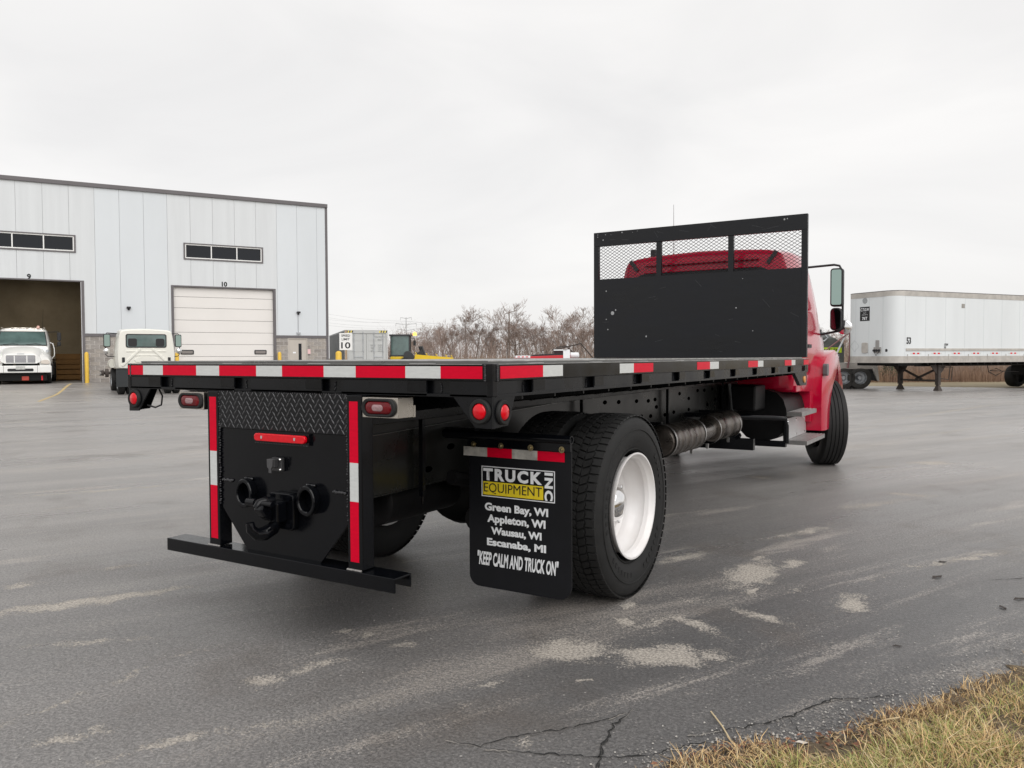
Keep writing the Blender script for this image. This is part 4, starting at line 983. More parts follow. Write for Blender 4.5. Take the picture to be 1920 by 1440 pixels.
hood = MB().loft([cring(7.85, [(.02, .95), (.82, .95), (.86, 1.2), (.84, 1.5), (.60, 1.70), (.02, 1.74)]), cring(8.6, [(.02, .9), (.82, .9), (.85, 1.1), (.80, 1.38), (.5, 1.53), (.02, 1.57)]),
                  cring(9.05, [(.02, .75), (.80, .75), (.82, .9), (.74, 1.15), (.45, 1.28), (.02, 1.30)]), cring(9.12, [(.02, .8), (.6, .8), (.64, .9), (.6, 1.05), (.4, 1.15), (.02, 1.17)])]).build('hood', RED, T, smooth=45)
BX('front_bumper', CHR, T, -1.02, 1.02, 9.10, 9.2, .42, .72, bevel=.03)
MB().add([(-.93, 7.34, 2.33), (.93, 7.34, 2.33), (.86, 7.84, 1.76), (-.86, 7.84, 1.76)], [(0, 1, 2, 3)]).build('windshield', GLS, cab)
MB().tube([(-.68, 7.2, 2.5), (-.685, 7.2, 3.30)], [.006, .0025], 6).build('antenna', mat('antenna_grey', (.2, .2, .2), .5), T)
MB().box(-.80, -.73, 6.7, 6.85, 2.55, 2.68).box(-.60, -.45, 6.75, 6.9, 2.55, 2.60).build('roof_light', INK, cab, bevel=.01)
# cab interior bulk / engine dark mass so no see-through below
MB().box(-.40, .40, 6.9, 8.9, .62, 1.0).box(-.34, .34, 6.35, 6.9, .66, 1.02).build('engine', DRK, T, bevel=.03)
for y, x in ((5.75, .5), (5.9, .42)):
    MB().lathe([(.74, .06), (1.02, .06)], 14, 'z', Matrix.Translation((x, y, 0)), cap=True).build('air_dryer', DRK, T, smooth=50)
MB().box(.46, .80, 5.55, 5.95, .80, 1.06).build('battery_box', DRK, T, bevel=.02)

# ------------------------------------------------------------------ background vehicles
def small_wheel(parent, x, y, r, w, rimmat=GLV, side=1, tm=RUBG, name='wheel'):
    e = ob(name, None, parent, (x, y, r-.004), (0, 0, 0 if side > 0 else pi)); e.empty_display_size = .1
    h = w/2
    MB().lathe([(-h, r*.58), (-h, r*.85), (-h*.85, r*.97), (-h*.6, r), (h*.6, r), (h*.85, r*.97), (h, r*.85), (h, r*.58), (h*.8, r*.56), (-h*.8, r*.56)], 36, 'x').build('tyre', tm, e, smooth=35)
    MB().lathe([(h*.95, r*.57), (h*.8, r*.54), (h*.2, r*.48), (h*.1, r*.3), (h*.5, r*.22), (h*.7, r*.16), (h*.7, .001)], 28, 'x').build('rim', rimmat, e, smooth=35)
    MB().lathe([(-h*.95, r*.57), (-h*.5, r*.5), (-h*.4, .001)], 28, 'x').build('rim_back', INK, e, smooth=35)
    return e
face = BLD.rotation_euler.z   # local +x along wall, local -y towards the viewer
# white conventional truck nosing out of bay 9: local -y is the truck's front
p = Vector((-34.72, 16.50)); M2 = thing('parked_truck', 'white conventional truck nosing out of open bay 9, seen from the front', 'truck', (p.x, p.y, gz(p.x, p.y)), face-.03)
def ms(y, zb, hw, zbelt, hwt, ztop, zsh, n=2): return sec(y, zb, hw, zbelt, hwt, ztop, zsh)
body = MB().loft([ms(1.05, 1.05, 1.02, 1.65, .99, 1.72, 1.68), ms(1.25, 1.0, 1.08, 1.75, .95, 2.0, 1.9), ms(1.75, 1.0, 1.10, 1.75, .93, 2.48, 2.34), ms(2.0, 1.0, 1.10, 1.75, .93, 2.58, 2.44), ms(3.2, 1.0, 1.08, 1.75, .93, 2.57, 2.44)]).build('cab_body', WPT, M2, smooth=38)
MB().add([(-1.0, 1.03, 1.76), (1.0, 1.03, 1.76), (.90, 1.56, 2.42), (-.90, 1.56, 2.42)], [(0, 1, 2, 3)]).build('windshield_gasket', INK, body)
MB().add([(-.96, 1.015, 1.79), (.96, 1.015, 1.79), (.865, 1.535, 2.39), (-.865, 1.535, 2.39)], [(0, 1, 2, 3)]).build('windshield', GLT, body)
for s in (-1, 1):
    MB().tube([(s*.45-.3, .985, 1.80), (s*.45+.1, 1.00, 1.85), (s*.45+.3, .985, 1.81)], .010, 6).build('wiper', INK, body)
hood = MB().loft([cring(-.05, [(.02, .95), (.70, .95), (.78, 1.05), (.72, 1.25), (.5, 1.38), (.02, 1.42)]), cring(.35, [(.02, .9), (.80, .9), (.88, 1.1), (.78, 1.42), (.55, 1.53), (.02, 1.56)]),
                  cring(1.2, [(.02, .9), (.86, .9), (.92, 1.3), (.88, 1.62), (.65, 1.72), (.02, 1.76)])]).build('hood', WPT, M2, smooth=50)
for s in (-1, 1):
    fd = MB().loft([[(s*x, y, z) for x, z in chaikin([(.70, .72), (1.12, .72), (1.17, .95), (1.05, 1.22), (.72, 1.32)], 2)] for y in (0.05,)] +
                   [[(s*x, y, z) for x, z in chaikin([(.70, .72+d), (1.17, .72+d), (1.2, 1.05), (1.10, 1.36), (.72, 1.46)], 2)] for y, d in ((.4, .25), (.9, .35), (1.3, .1))]).build('fender', WPT, M2, smooth=50)
    MB().loft([[(s*x, y, z) for x, z in chaikin([(.72, .93), (1.10, .90), (1.14, 1.0), (1.05, 1.10), (.80, 1.08)], 2)] for y in (-.02, .1)]).build('headlight', HLT, M2, smooth=60)
    MB().loft([[(s*x, y, z) for x, z in chaikin([(.93, 1.44), (1.05, 1.44), (1.05, 1.58), (.95, 1.56)], 1)] for y in (.75, 1.0)]).build('hood_mirror', GLV, M2, smooth=60)
    small_wheel(M2, s*1.0, 1.0, .50, .28, WPT, s, RUB)
    small_wheel(M2, s*.95, 5.2, .50, .50, GLV, s, RUB)
    mm = MB().tube([(s*1.0, 1.75, 2.40), (s*1.45, 1.7, 2.42), (s*1.48, 1.7, 2.38), (s*1.48, 1.7, 1.75), (s*1.1, 1.7, 1.70)], .016, 6).build('mirror_arm', INK, M2)
    MB().box(*sorted((s*1.38, s*1.54)), 1.66, 1.76, 2.0, 2.38).box(*sorted((s*1.38, s*1.53)), 1.66, 1.76, 1.75, 1.95).build('mirror_housing', INK, mm, bevel=.02)
    MB().tube([(s*1.08, 1.5, 1.9), (s*1.2, 1.5, 1.86), (s*1.26, 1.5, 1.6), (s*1.26, 1.5, 1.3), (s*1.16, 1.5, 1.15)], .022, 8).build('grab_handle', WPT, M2, smooth=50)
    MB().box(*sorted((s*1.0, s*1.15)), 2.6, 3.9, .35, .95).build('side_tank', mat('tank_grey', (.06, .065, .07), .5), M2, bevel=.04)
gr = MB().prism(rrect(-.66, .66, .93, 1.34, .05), -.10, .0, 'y').build('grille', WPT, M2, bevel=.01)
MB().prism(rrect(-.56, .56, .97, 1.29, .03), -.105, -.10, 'y').build('grille_opening', INK, gr)
for k in range(6): BX('grille_bar', mat('grille_chrome', (.7, .7, .73), .3, .6), gr, -.55, .55, -.135, -.106, .985+k*.05, 1.008+k*.05)
MB().box(-.26, -.22, -.14, -.106, .975, 1.28).box(.22, .26, -.14, -.106, .975, 1.28).build('grille_divider', WPT, gr)
BX('badge', GLV, gr, -.14, .14, -.11, -.10, 1.35, 1.38, bevel=.005)
bm_ = MB().box(-1.20, 1.20, -.32, -.10, .52, .84).build('front_bumper', WPT, M2, bevel=.03)
MB().box(-.655, -.645, -.323, -.31, .52, .84).box(.645, .655, -.323, -.31, .52, .84).build('bumper_seam', INK, bm_)
MB().prism(rrect(-.50, .50, .58, .71, .05), -.325, -.32, 'y').build('bumper_opening', INK, bm_)
MB().box(-.18, .18, -.335, -.326, .67, .82).build('licence_plate', mat('plate_white', (.62, .63, .6), .5, var=.4, vscale=20), bm_)
MB().box(-1.0, 1.0, -.0, 1.0, .16, .52).box(-.9, .9, 1.0, 3.4, .3, .8).build('underbody', DRK, M2)
MB().box(.02, .30, -.05, .0, .17, .36).build('tow_hook', mat('hook_red', (.5, .06, .04), .5), M2, bevel=.02)
MB().box(.78, .84, -.05, .0, .17, .38).build('reflector', LRED, M2)
for x in (-.85, -.45, -.15, .15, .45, .85): MB().box(x-.03, x+.03, 1.85, 1.95, 2.58, 2.615).build('roof_marker', HLT, body)
MB().lathe([(0, .07), (.10, .065), (.13, .03)], 14, 'z', Matrix.Translation((.60, 1.95, 2.58)), cap=True).build('beacon', mat('beacon_pink', (.8, .5, .42), .3), body, smooth=50)
MB().tube([(.78, 1.9, 2.5), (.82, 1.9, 3.5)], [.008, .004], 5).build('antenna', INK, M2)
MB().box(-1.1, 1.1, 3.5, 8.0, 1.0, 1.15).box(-.45, .45, 3.3, 8.0, .6, .95).build('chassis', FRM, M2)

# white cab-chassis truck seen from behind: local +y = heading (to wall)
p = Vector((-26.03, 16.84)); IT = thing('parked_truck', 'white cab-and-chassis truck facing the warehouse, rear window and black mudflaps towards us', 'truck', (p.x, p.y, gz(p.x, p.y)), face+.02)
body = MB().loft([ms(0, 1.0, 1.0, 1.65, .88, 2.46, 2.36), ms(.05, .98, 1.03, 1.65, .92, 2.50, 2.40), ms(1.3, .95, 1.06, 1.65, .93, 2.56, 2.44), ms(1.75, .95, 1.05, 1.65, .9, 2.0, 1.9), ms(3.1, .9, .9, 1.2, .7, 1.5, 1.4)]).build('cab_body', CRM, IT, smooth=38)
for a, b, c, d, y in ((-.74, .74, 1.80, 2.34, -.015),): 
    MB().prism(rrect(a, b, c, d, .08), y, .02, 'y').build('window_gasket', INK, body)
    MB().prism(rrect(a+.04, b-.04, c+.04, d-.04, .06), y-.006, y, 'y').build('rear_window', GLT, body)
    for x in (-.5, .5): MB().prism(rrect(x-.16, x+.16, 1.85, 2.16, .07), -.026, -.022, 'y').build('headrest', INK, body)
    MB().prism(rrect(-.25, .75, 1.845, 1.85, .002), -.0215, -.0214, 'y')
for s in (-1, 1):   # pressed ribs on the rear panel
    M = Matrix.Translation((s*.55, -.012, 1.42)) @ Matrix.Rotation(s*.80, 4, 'Y')
    MB().box(-.48, .48, -.02, .02, -.045, .045, M).build('pressed_rib', CRM, body, bevel=.015)
    MB().prism(rrect(s*.83-.05, s*.83+.05, 1.22, 1.42, .015), -.02, .01, 'y').build('cab_vent', INK, body)
for z, w in ((1.66, .72), (1.50, .58)): MB().box(-w, w, -.02, .01, z-.025, z+.025).build('pressed_rib', CRM, body, bevel=.01)
MB().prism([(-.38, 1.22), (.38, 1.22), (.46, 1.32), (.30, 1.45), (-.30, 1.45), (-.46, 1.32)], -.02, .01, 'y').build('pressed_rib', CRM, body, bevel=.015)
for s in (-1, 1):
    mm = MB().tube([(s*.9, 1.2, 2.38), (s*1.32, 1.15, 2.40), (s*1.38, 1.15, 2.34), (s*1.38, 1.15, 1.55), (s*1.3, 1.15, 1.46), (s*1.0, 1.15, 1.46)], .018, 6).build('mirror_arm', INK, IT)
    MB().prism(rrect(*sorted((s*1.20, s*1.45)), 1.84, 2.36, .05), 1.05, 1.18, 'y').build('mirror_housing', INK, mm, bevel=.02)
    MB().prism(rrect(*sorted((s*1.225, s*1.425)), 1.87, 2.33, .04), 1.04, 1.049, 'y').build('mirror_glass', MIR, mm)
    MB().lathe([(0, .12), (-.03, .10), (-.05, .001)], 18, 'y', Matrix.Translation((s*1.34, 1.08, 1.68))).build('spot_mirror', CHR, mm, smooth=60)
    # dual wheels & flap
    small_wheel(IT, s*.98, -.55, .48, .26, GLV, s, RUB); small_wheel(IT, s*.68, -.55, .48, .26, GLV, s, RUB); small_wheel(IT, s*.98, 2.4, .50, .28, GLV, s, RUB)
    MB().box(*sorted((s*.56, s*1.18)), -1.12, -1.10, .30, .98).build('mudflap', mat('flap_slate', (.018, .022, .024), .5, var=.3, vscale=2), IT)
    MB().box(*sorted((s*.56, s*1.18)), -1.14, -.02, .98, 1.0).build('fender_top', FRM, IT)
    MB().prism(chaikin([(s*.95, 1.0), (s*1.22, 1.0), (s*1.2, 1.3), (s*.98, 1.4)], 2), 1.9, 2.9, 'y').build('front_fender', CRM, IT, smooth=50)
    BX('chassis_rail', FRM, IT, *sorted((s*.36, s*.44)), -1.6, 3.0, .62, .9)
MB().lathe([(-1.2, .09), (1.2, .09)], 12, 'x', Matrix.Translation((0, -.55, .48))).build('rear_axle', DRK, IT)
# bare axle assembly by the block wall
p = Vector(bl(1.15, 2.6)[:2]); AX = thing('spare_axle', 'bare black axle with hub by the block wall left of the cab truck', 'axle', (p.x, p.y, gz(p.x, p.y)), face)
MB().lathe([(-.45, .02), (-.44, .12), (-.36, .14), (-.34, .07), (.1, .06), (.9, .06)], 18, 'x', Matrix.Translation((0, 0, .52)), cap=True).build('axle_tube', RST, AX, smooth=40)
MB().lathe([(-.30, .19), (-.16, .19)], 20, 'x', Matrix.Translation((0, 0, .52)), cap=True).build('brake_drum', RST, AX, smooth=40)
for k in range(8): t = 2*pi*k/8; MB().lathe([(-.52, .016), (-.44, .016)], 6, 'x', Matrix.Translation((0, .10*cos(t), .52+.10*sin(t))), cap=True).build('wheel_stud', INK, AX)
MB().box(.1, 1.1, -.08, .02, .55, .66, Matrix.Rotation(.12, 4, 'Y')).box(.0, .12, -.1, .1, .1, .42).box(.35, .45, -.1, .1, .05, .5).box(-.1, .5, -.12, .12, .02, .10).box(.25, .32, .1, .2, .0, .6).build('axle_bracket', RST, AX, bevel=.015)
MB().tube([(.1, -.1, .3), (.25, -.15, .1), (.4, -.1, .32), (.7, -.1, .42)], .03, 8).build('axle_link', GLV, AX)
p = Vector(bl(2.1, 1.3)[:2]); SW = thing('loose_tyre', 'large dark tyre leaning against the block wall behind the cab truck', 'tyre', (p.x, p.y, gz(p.x, p.y)), face-pi/2+.2)
small_wheel(SW, 0, 0, .62, .32, RST, 1, RUB)

# shipping container
cc = Vector((-29.11, 31.29)); c2 = Vector((-27.02, 32.57)); cdv = (c2-cc).normalized(); ca_ = radians(48.5)
CT = thing('shipping_container', 'light grey high-cube shipping container with double doors beyond the warehouse corner', 'container', (cc.x, cc.y, gz(cc.x, cc.y)+.02), ca_)
CH = 2.70
MB().box(0, 2.44, 0, .12, CH-.20, CH).box(0, .09, 0, .12, .16, CH-.2).box(2.35, 2.44, 0, .12, .16, CH-.2).box(0, 2.44, 0, .12, 0, .16).build('end_frame', GRY, CT)
MB().box(.09, 2.35, .12, 12.1, CH-.06, CH-.02).box(0, .06, .12, 12.1, CH-.1, CH-.01).box(2.38, 2.44, .12, 12.1, CH-.1, CH-.01).box(0, .06, .12, 12.1, .1, .22).box(2.38, 2.44, .12, 12.1, .1, .22).box(.06, 2.38, 12.04, 12.1, .1, CH-.06).build('roof_frame', GRY, CT)
for s_, x0 in ((-1, .0), (1, 2.36)):
    mb = MB(); n = 122; poly = []
    for k in range(n):
        y = .12+k*.098; o = .035 if (k % 4) in (1, 2) else 0
        poly.append((x0+.04+o*(1 if s_ < 0 else -1)*-1+.0, y))
    V = []; 
    for x, y in poly: V += [(x, y, .2), (x, y, CH-.1)]
    mb.add(V, [(2*i, 2*i+1, 2*i+3, 2*i+2) for i in range(n-1)]); mb.build('side_panel', GRYD, CT)
for x0, x1 in ((.10, 1.215), (1.23, 2.34)):
    dr = MB().box(x0, x1, .03, .06, .18, CH-.22).build('container_door', GRY, CT)
    for z0, z1 in ((.30, .78), (.92, 1.32), (1.46, 1.95), (2.08, 2.42)): MB().box(x0+.1, x1-.1, .02, .03, z0, z1).build('door_corrugation', GRY, dr, bevel=.006)
    for xb in (x0+.42, x1-.18):
        MB().tube([(xb, -.005, .1), (xb, -.005, CH-.1)], .018, 6).build('lock_rod', GLV, dr)
    for zb in (.6, 1.5, 2.2):
        MB().box(x0+.38, x0+.46, -.02, .02, zb, zb+.06).box(x1-.22, x1-.14, -.02, .02, zb, zb+.06).build('rod_guide', GLV, dr)
    MB().box(x0+.42, x1-.18, -.03, -.02, 1.14, 1.18).build('lock_handle', GLV, dr)
BX('door_gap', INK, CT, 1.215, 1.23, .05, .07, .18, CH-.22)
hz = MB()
for x0 in (.02, 1.95):
    for k in range(6):
        hz.cur = k % 2; hz.add([(x0+k*.075, -.004, CH-.16), (x0+k*.075+.06, -.004, CH-.16), (x0+k*.075+.09, -.004, CH-.04), (x0+k*.075+.03, -.004, CH-.04)], [(0, 1, 2, 3)])
hz.build('hazard_stripe', [YEL, INK], CT)
text('TTNU 944158 9', 'container_number', mat('stencil_grey', (.25, .26, .26), .6), CT, Mpl((1.95, .012, 2.30), (1, 0, 0), (0, 0, 1)), width=.62, height=.09, off=.01)
text('45G1', 'container_number', MATS['stencil_grey'], CT, Mpl((1.98, .012, 2.14), (1, 0, 0), (0, 0, 1)), width=.25, height=.09, off=.01)
text('MAX. GR\nTARE\nNET', 'weight_marking', MATS['stencil_grey'], CT, Mpl((1.60, .012, 1.66), (1, 0, 0), (0, 0, 1)), width=.28, height=.42)
text('32.500 KG\n71.650 LB\n3.940 KG\n8.690 LB', 'weight_marking', MATS['stencil_grey'], CT, Mpl((2.03, .012, 1.66), (1, 0, 0), (0, 0, 1)), width=.32, height=.42)
# speed limit sign
sp_ = (-23.66, 25.59); SG = thing('speed_limit_sign', 'white speed limit 10 sign on a wooden post beside the thick yellow bollard', 'sign', (*sp_, gz(*sp_)), yaw*-1)
BX('sign_post', mat('post_wood', (.45, .33, .22), .8, var=.3, vscale=5), SG, -.045, .045, .0, .09, 0, 2.62)
BX('sign_board', WPT, SG, -.30, .30, -.012, -.001, 1.68, 2.48)
Ms = lambda z: Mpl((0, -.014, z), (1, 0, 0), (0, 0, 1))
for s_, z, w_, h_ in (('SPEED', 2.36, .42, .11), ('LIMIT', 2.19, .38, .11), ('10', 1.90, .44, .30)): text(s_, 'sign_lettering', INK, SG, Ms(z), width=w_, height=h_, off=.02)

# wheel loader with snow pusher
_q = pix(749, 672, 48.5); p = (_q.x, _q.y); LD = thing('wheel_loader', 'yellow and black wheel loader with cab and wide pusher blade beyond the container', 'loader', (*p, gz(*p)), -yaw+radians(4))
LD.scale = (.90, .95, .93)
DG = mat('loader_grey', (.03, .032, .035), .45)
cabf = MB()
for x, y in ((-.6, 0), (.62, 0), (-.6, 1.4), (.62, 1.4)): cabf.box(x, x+.07, y, y+.07, 1.35, 2.62)
cabf.box(-.66, .75, -.06, 1.53, 2.62, 2.72).box(-.66, .75, -.06, 1.53, 1.25, 1.38); cabf.build('cab_frame', DG, LD, bevel=.01)
MB().box(-.53, .62, .02, .03, 1.38, 2.62).box(.64, .65, .07, 1.4, 1.38, 2.62).box(-.58, -.57, .07, 1.4, 1.38, 2.62).box(-.53, .62, 1.43, 1.44, 1.38, 2.62).build('cab_glass', GLT, LD)
MB().prism([(-.6, .6), (.5, .6), (.8, .9), (.8, 1.28), (-.6, 1.28)], -.1, 1.5, 'y').build('loader_body', LDY, LD, bevel=.03)
MB().prism(chaikin([(.25, .8), (1.0, .75), (1.0, 1.35), (.7, 1.65), (.3, 1.6)], 2), -.3, .0, 'y').build('front_fender', DG, LD, smooth=50)
for y in (-.25, 1.6): small_wheel(LD, 0, 0, .62, .4, LDY, 1, RUB).matrix_local = Matrix.Translation((.45, y, .6)) @ Matrix.Rotation(-pi/2, 4, 'Z')
for y in (.3, 1.1): MB().prism([(.9, 1.2), (1.45, 1.75), (1.9, .75), (1.75, .7), (1.4, 1.45), (.95, 1.05)], y, y+.12, 'y').build('loader_arm', DG, LD, bevel=.01)
MB().tube([(1.05, .7, 1.55), (1.55, .7, 1.2)], .07, 10).tube([(1.45, .55, 1.95), (1.75, .55, 1.1)], .09, 10).tube([(1.3, .85, 1.95), (1.62, .85, 1.1)], .09, 10).build('hydraulic_ram', DG, LD, smooth=50)
MB().lathe([(0, .2), (.1, .2)], 18, 'y', Matrix.Translation((1.95, .3, 1.15)), cap=True).build('ram_joint', DG, LD)
pb = MB().prism([(1.05, .12), (2.9, .12), (3.6, .12), (3.6, 1.20), (1.05, 1.42)], -.5, -.42, 'y').box(1.0, 1.06, -.42, .5, .12, 1.2).build('pusher_blade', LDY, LD)
for x in (1.15, 1.85, 2.5, 3.15, 3.5):
    MB().tube([(x, -.5, 1.38-(x-1.05)*.078), (x, -.5, 1.50-(x-1.05)*.078), (x-.08, -.5, 1.54-(x-1.05)*.078)], .03, 6).build('blade_hook', LDY, pb)
MB().lathe([(0, .12), (.16, .11), (.22, .05)], 14, 'z', Matrix.Translation((1.0, .5, 2.66)), cap=True).build('beacon', AMB, LD, smooth=50)
MB().tube([(.7, .5, 2.68), (1.0, .5, 2.66)], .02, 5).build('beacon_arm', INK, LD)
MB().box(.92, 1.08, .2, .3, 2.0, 2.32).tube([(.7, .25, 2.5), (1.0, .25, 2.45), (1.0, .25, 2.3)], .02, 5).build('loader_mirror', INK, LD)

# red tarp trailer behind the deck
p = (-16.4, 32.3); RT = thing('tarp_trailer', 'low red dump trailer with dark top and folded tarp bows behind the deck', 'trailer', (*p, gz(*p)), -yaw+radians(3))
RDB = mat('trailer_red', (.55, .02, .03), .45, var=.15, vscale=2)
MB().prism([(-1.7, .75), (.95, .75), (.95, 1.47), (-1.7, 1.38)], -.6, .6, 'y').build('trailer_box', RDB, RT, bevel=.02)
MB().prism([(-1.0, 1.405), (.62, 1.46), (.62, 1.56), (-.85, 1.48)], -.55, .55, 'y').build('dark_load', INK, RT)
BX('front_plate', LTR, RT, -1.72, -1.0, -.66, -.61, 1.33, 1.44); 
for k in range(3): BX('marker_lens', LRED, RT, -1.62+k*.2, -1.5+k*.2, -.675, -.661, 1.36, 1.40)
MB().box(.62, .95, -.62, -.58, 1.2, 1.73).box(.15, .8, -.62, -.56, 1.68, 1.73).build('white_frame', LTR, RT)
BX('motor_box', mat('dark_maroon', (.05, .02, .025), .5), RT, .2, .7, -.4, .4, 1.47, 1.68)
MB().tube([(.1, -.5, 1.72), (.9, -.5, 1.88), (1.5, -.5, 2.02), (2.2, -.5, 1.2)], .035, 8).tube([(.4, .5, 1.85), (.9, .5, 1.93), (1.5, .2, 1.3)], .03, 8).build('tarp_bow', RST, RT)
MB().lathe([(-.25, .02), (-.2, .14), (.2, .14), (.25, .02)], 12, 'x', Matrix.Translation((1.25, 0, 1.45)), cap=True).build('tarp_roll', LTR, RT, smooth=50)
BX('trailer_tongue', RST, RT, .95, 2.4, -.1, .1, .7, .85)
for x in (-.9, -.1):
    for y, s in ((-.75, 1), (.75, -1)): small_wheel(RT, 0, 0, .38, .25, GLV, 1, RUB).matrix_local = Matrix.Translation((x, y, .376)) @ Matrix.Rotation(-s*pi/2, 4, 'Z')

# white box trailer
ta = radians(56.5); TR = thing('box_trailer', 'long white dry van trailer standing on its landing gear at the right', 'trailer', (-.95, 33.53, gz(-.95, 33.53)-.03), ta)
TZ, TT, TW, TL = 1.24, 4.23, 2.6, 16.
rails = []
def plan(off=0., r=.55):
    P = [(TL, -off)]; 
    for t in range(0, 91, 15): P.append((r-(r+off)*sin(radians(t)), r-(r+off)*cos(radians(t))))
    for t in range(0, 91, 15): P.append((r-(r+off)*cos(radians(t)), TW-r+(r+off)*sin(radians(t))))
    P.append((TL, TW+off)); return P
MB().prism(plan(), TZ+.28, TT-.23, 'z').build('trailer_body', TRL, TR, smooth=30)
MB().prism(plan(.012, .58), TZ, TZ+.28, 'z').build('bottom_rail', TRB, TR, smooth=30)
MB().prism(plan(.012, .58), TT-.23, TT-.02, 'z').build('top_rail', TRB, TR, smooth=30)
MB().prism(plan(.02, .58), TT-.02, TT, 'z').build('roof_edge', mat('roof_edge', (.09, .08, .085), .5), TR)
for k in range(13): BX('panel_seam', mat('seam_grey', (.58, .61, .62), .5), TR, .56+k*1.22, .575+k*1.22, -.004, 0, TZ+.28, TT-.23)
for y in (.6, 1.3, 2.0): BX('panel_seam', MATS['seam_grey'], TR, -.004, 0, y, y+.015, TZ+.28, TT-.23)
BX('light_rail', TRB, TR, .62, TL, -.03, 0, TZ+.50, TZ+.60)
for k in range(9):
    x = .9+k*1.25
    for j, c in ((0, TWHT), (1, LRED), (2, TWHT), (3, LRED), (4, TWHT)): BX('reflective_tape', c, TR, x+j*.13, x+j*.13+.125, -.0075, -.0045, TZ+.36, TZ+.42)
    BX('rail_clip', TRB, TR, x-.2, x-.17, -.02, -.013, TZ+.1, TZ+.36)
BX('side_plate', mat('plate_dirty', (.4, .38, .35), .6, var=.5, vscale=30), TR, 4.0, 4.2, -.008, 0, TT-.66, TT-.48)
txm = lambda x, z: Mpl((x, -.012, z), (1, 0, 0), (0, 0, 1))
text('53', 'trailer_lettering', INK, TR, txm(.78, TZ+.92), width=.26, height=.28, off=.03)
text('CTOW\n767', 'trailer_lettering', INK, TR, txm(3.05, TZ+.70), width=.24, height=.22, off=.04)
fm = lambda y, z: Mpl((-.008, y, z), (0, -1, 0), (0, 0, 1))
MB().box(-.006, 0, 1.28, 1.78, 3.02, 3.62).build('company_placard', INK, TR)
text('C.T.O.W', 'trailer_lettering', LTR, TR, fm(1.53, 3.50), width=.44, height=.13, off=.03); text('LLC', 'trailer_lettering', LTR, TR, fm(1.53, 3.36), width=.14, height=.05); text('GREEN BAY WI', 'trailer_lettering', LTR, TR, fm(1.53, 3.28), width=.30, height=.035)
text('76T', 'trailer_lettering', LTR, TR, fm(1.53, 3.13), width=.27, height=.13, off=.03)
MB().lathe([(-.012, .001), (-.012, .12), (0, .125)], 20, 'x', Matrix.Translation((0, 1.53, 4.0-.12))).build('vent_disc', mat('vent_grey', (.40, .42, .43), .5, var=.4, vscale=20), TR)
MB().prism(rrect(1.35, 1.65, TZ+.42, TZ+.86, .06), -.05, 0, 'x').build('document_box', TRB, TR, bevel=.01)
dm = MB()
for a in range(4):
    M = Matrix.Translation((-.003, 2.05, TZ+.72)) @ Matrix.Rotation(radians(45+90*a), 4, 'X'); dm.box(-.002, .001, -.17, .17, .165, .172, M)
dm.build('placard_holder', MATS['vent_grey'], TR)
gb = MB().box(-.06, 0, .68, 1.02, TZ+.42, TZ+.66).box(-.03, 0, .78, .95, TZ+.66, TZ+.95).build('gladhand_panel', mat('gladhand_grey', (.3, .29, .28), .5), TR, bevel=.008)
for y in (.72, .86, .98): MB().lathe([(-.11, .05), (-.06, .055)], 12, 'x', Matrix.Translation((0, y, TZ+.52)), cap=True).build('gladhand', INK, gb)
MB().tube([(-.09, .72, TZ+.48), (-.1, .85, TZ+.30), (-.09, .98, TZ+.48)], .012, 6).build('hose', INK, gb)
MB().lathe([(-.012, .001), (-.012, .06), (0, .07)], 14, 'x', Matrix.Translation((.02, .45, TZ+.52))).build('reflector', INK, TR)
MB().box(.5, 1.9, .25, TW-.25, TZ-.12, TZ).box(1.9, TL, .5, .62, TZ-.16, TZ).box(1.9, TL, TW-.62, TW-.5, TZ-.16, TZ).build('coupler', DRK, TR)
for k in range(30): BX('floor_crossmember', DRK, TR, 2.0+k*.45, 2.05+k*.45, .05, TW-.05, TZ-.10, TZ)
for y, n in ((.28, 0), (TW-.44, 1)):
    lg = MB().box(2.42, 2.58, y, y+.16, .28, TZ-.1).build('landing_leg', RST, TR, loc=(.55, 0, 0))
    MB().prism([(2.0, TZ-.1), (3.0, TZ-.1), (2.75, .85), (2.58, .72), (2.42, .72), (2.3, .85)], y+.06, y+.10, 'y').build('leg_gusset', RST, lg)
    MB().loft([[(2.36, y-.05, .02), (2.64, y-.05, .02), (2.64, y+.21, .02), (2.36, y+.21, .02)], [(2.46, y+.03, .28), (2.54, y+.03, .28), (2.54, y+.13, .28), (2.46, y+.13, .28)]]).build('leg_foot', RST, lg)
MB().box(2.47, 2.53, .44, TW-.44, .42, .5).box(-.04, .04, 0, 1.15, -.04, .04, Matrix.Translation((2.5, .4, .98)) @ Matrix.Rotation(-.42, 4, 'X')).box(-.04, .04, -1.15, 0, -.04, .04, Matrix.Translation((2.5, TW-.4, .98)) @ Matrix.Rotation(.42, 4, 'X')).build('leg_brace', RST, TR, loc=(.55, 0, 0))
MB().tube([(3.2, .3, TZ-.1), (3.1, .3, .5), (2.6, .3, .55)], .02, 6).tube([(2.7, .28, TZ-.2), (3.3, .28, TZ-.2), (3.25, .28, .45)], .02, 6).build('crank', RST, TR, loc=(.55, 0, 0))
MB().tube([(6.6, .6, TZ-.15), (6.7, .6, .80), (7.2, .6, .62), (7.7, .6, .80), (7.2, .6, .95), (6.8, .6, .85), (8.8, .6, .78)], .018, 6).build('air_hose', INK, TR)
for k, x in enumerate((11.2, 12.5)):
    for y, s in ((.15, 1), (TW-.15, -1)): small_wheel(TR, 0, 0, .52, .5, GLV, 1, RUB).matrix_local = Matrix.Translation((x, y+s*.12, .515)) @ Matrix.Rotation(-s*pi/2, 4, 'Z')
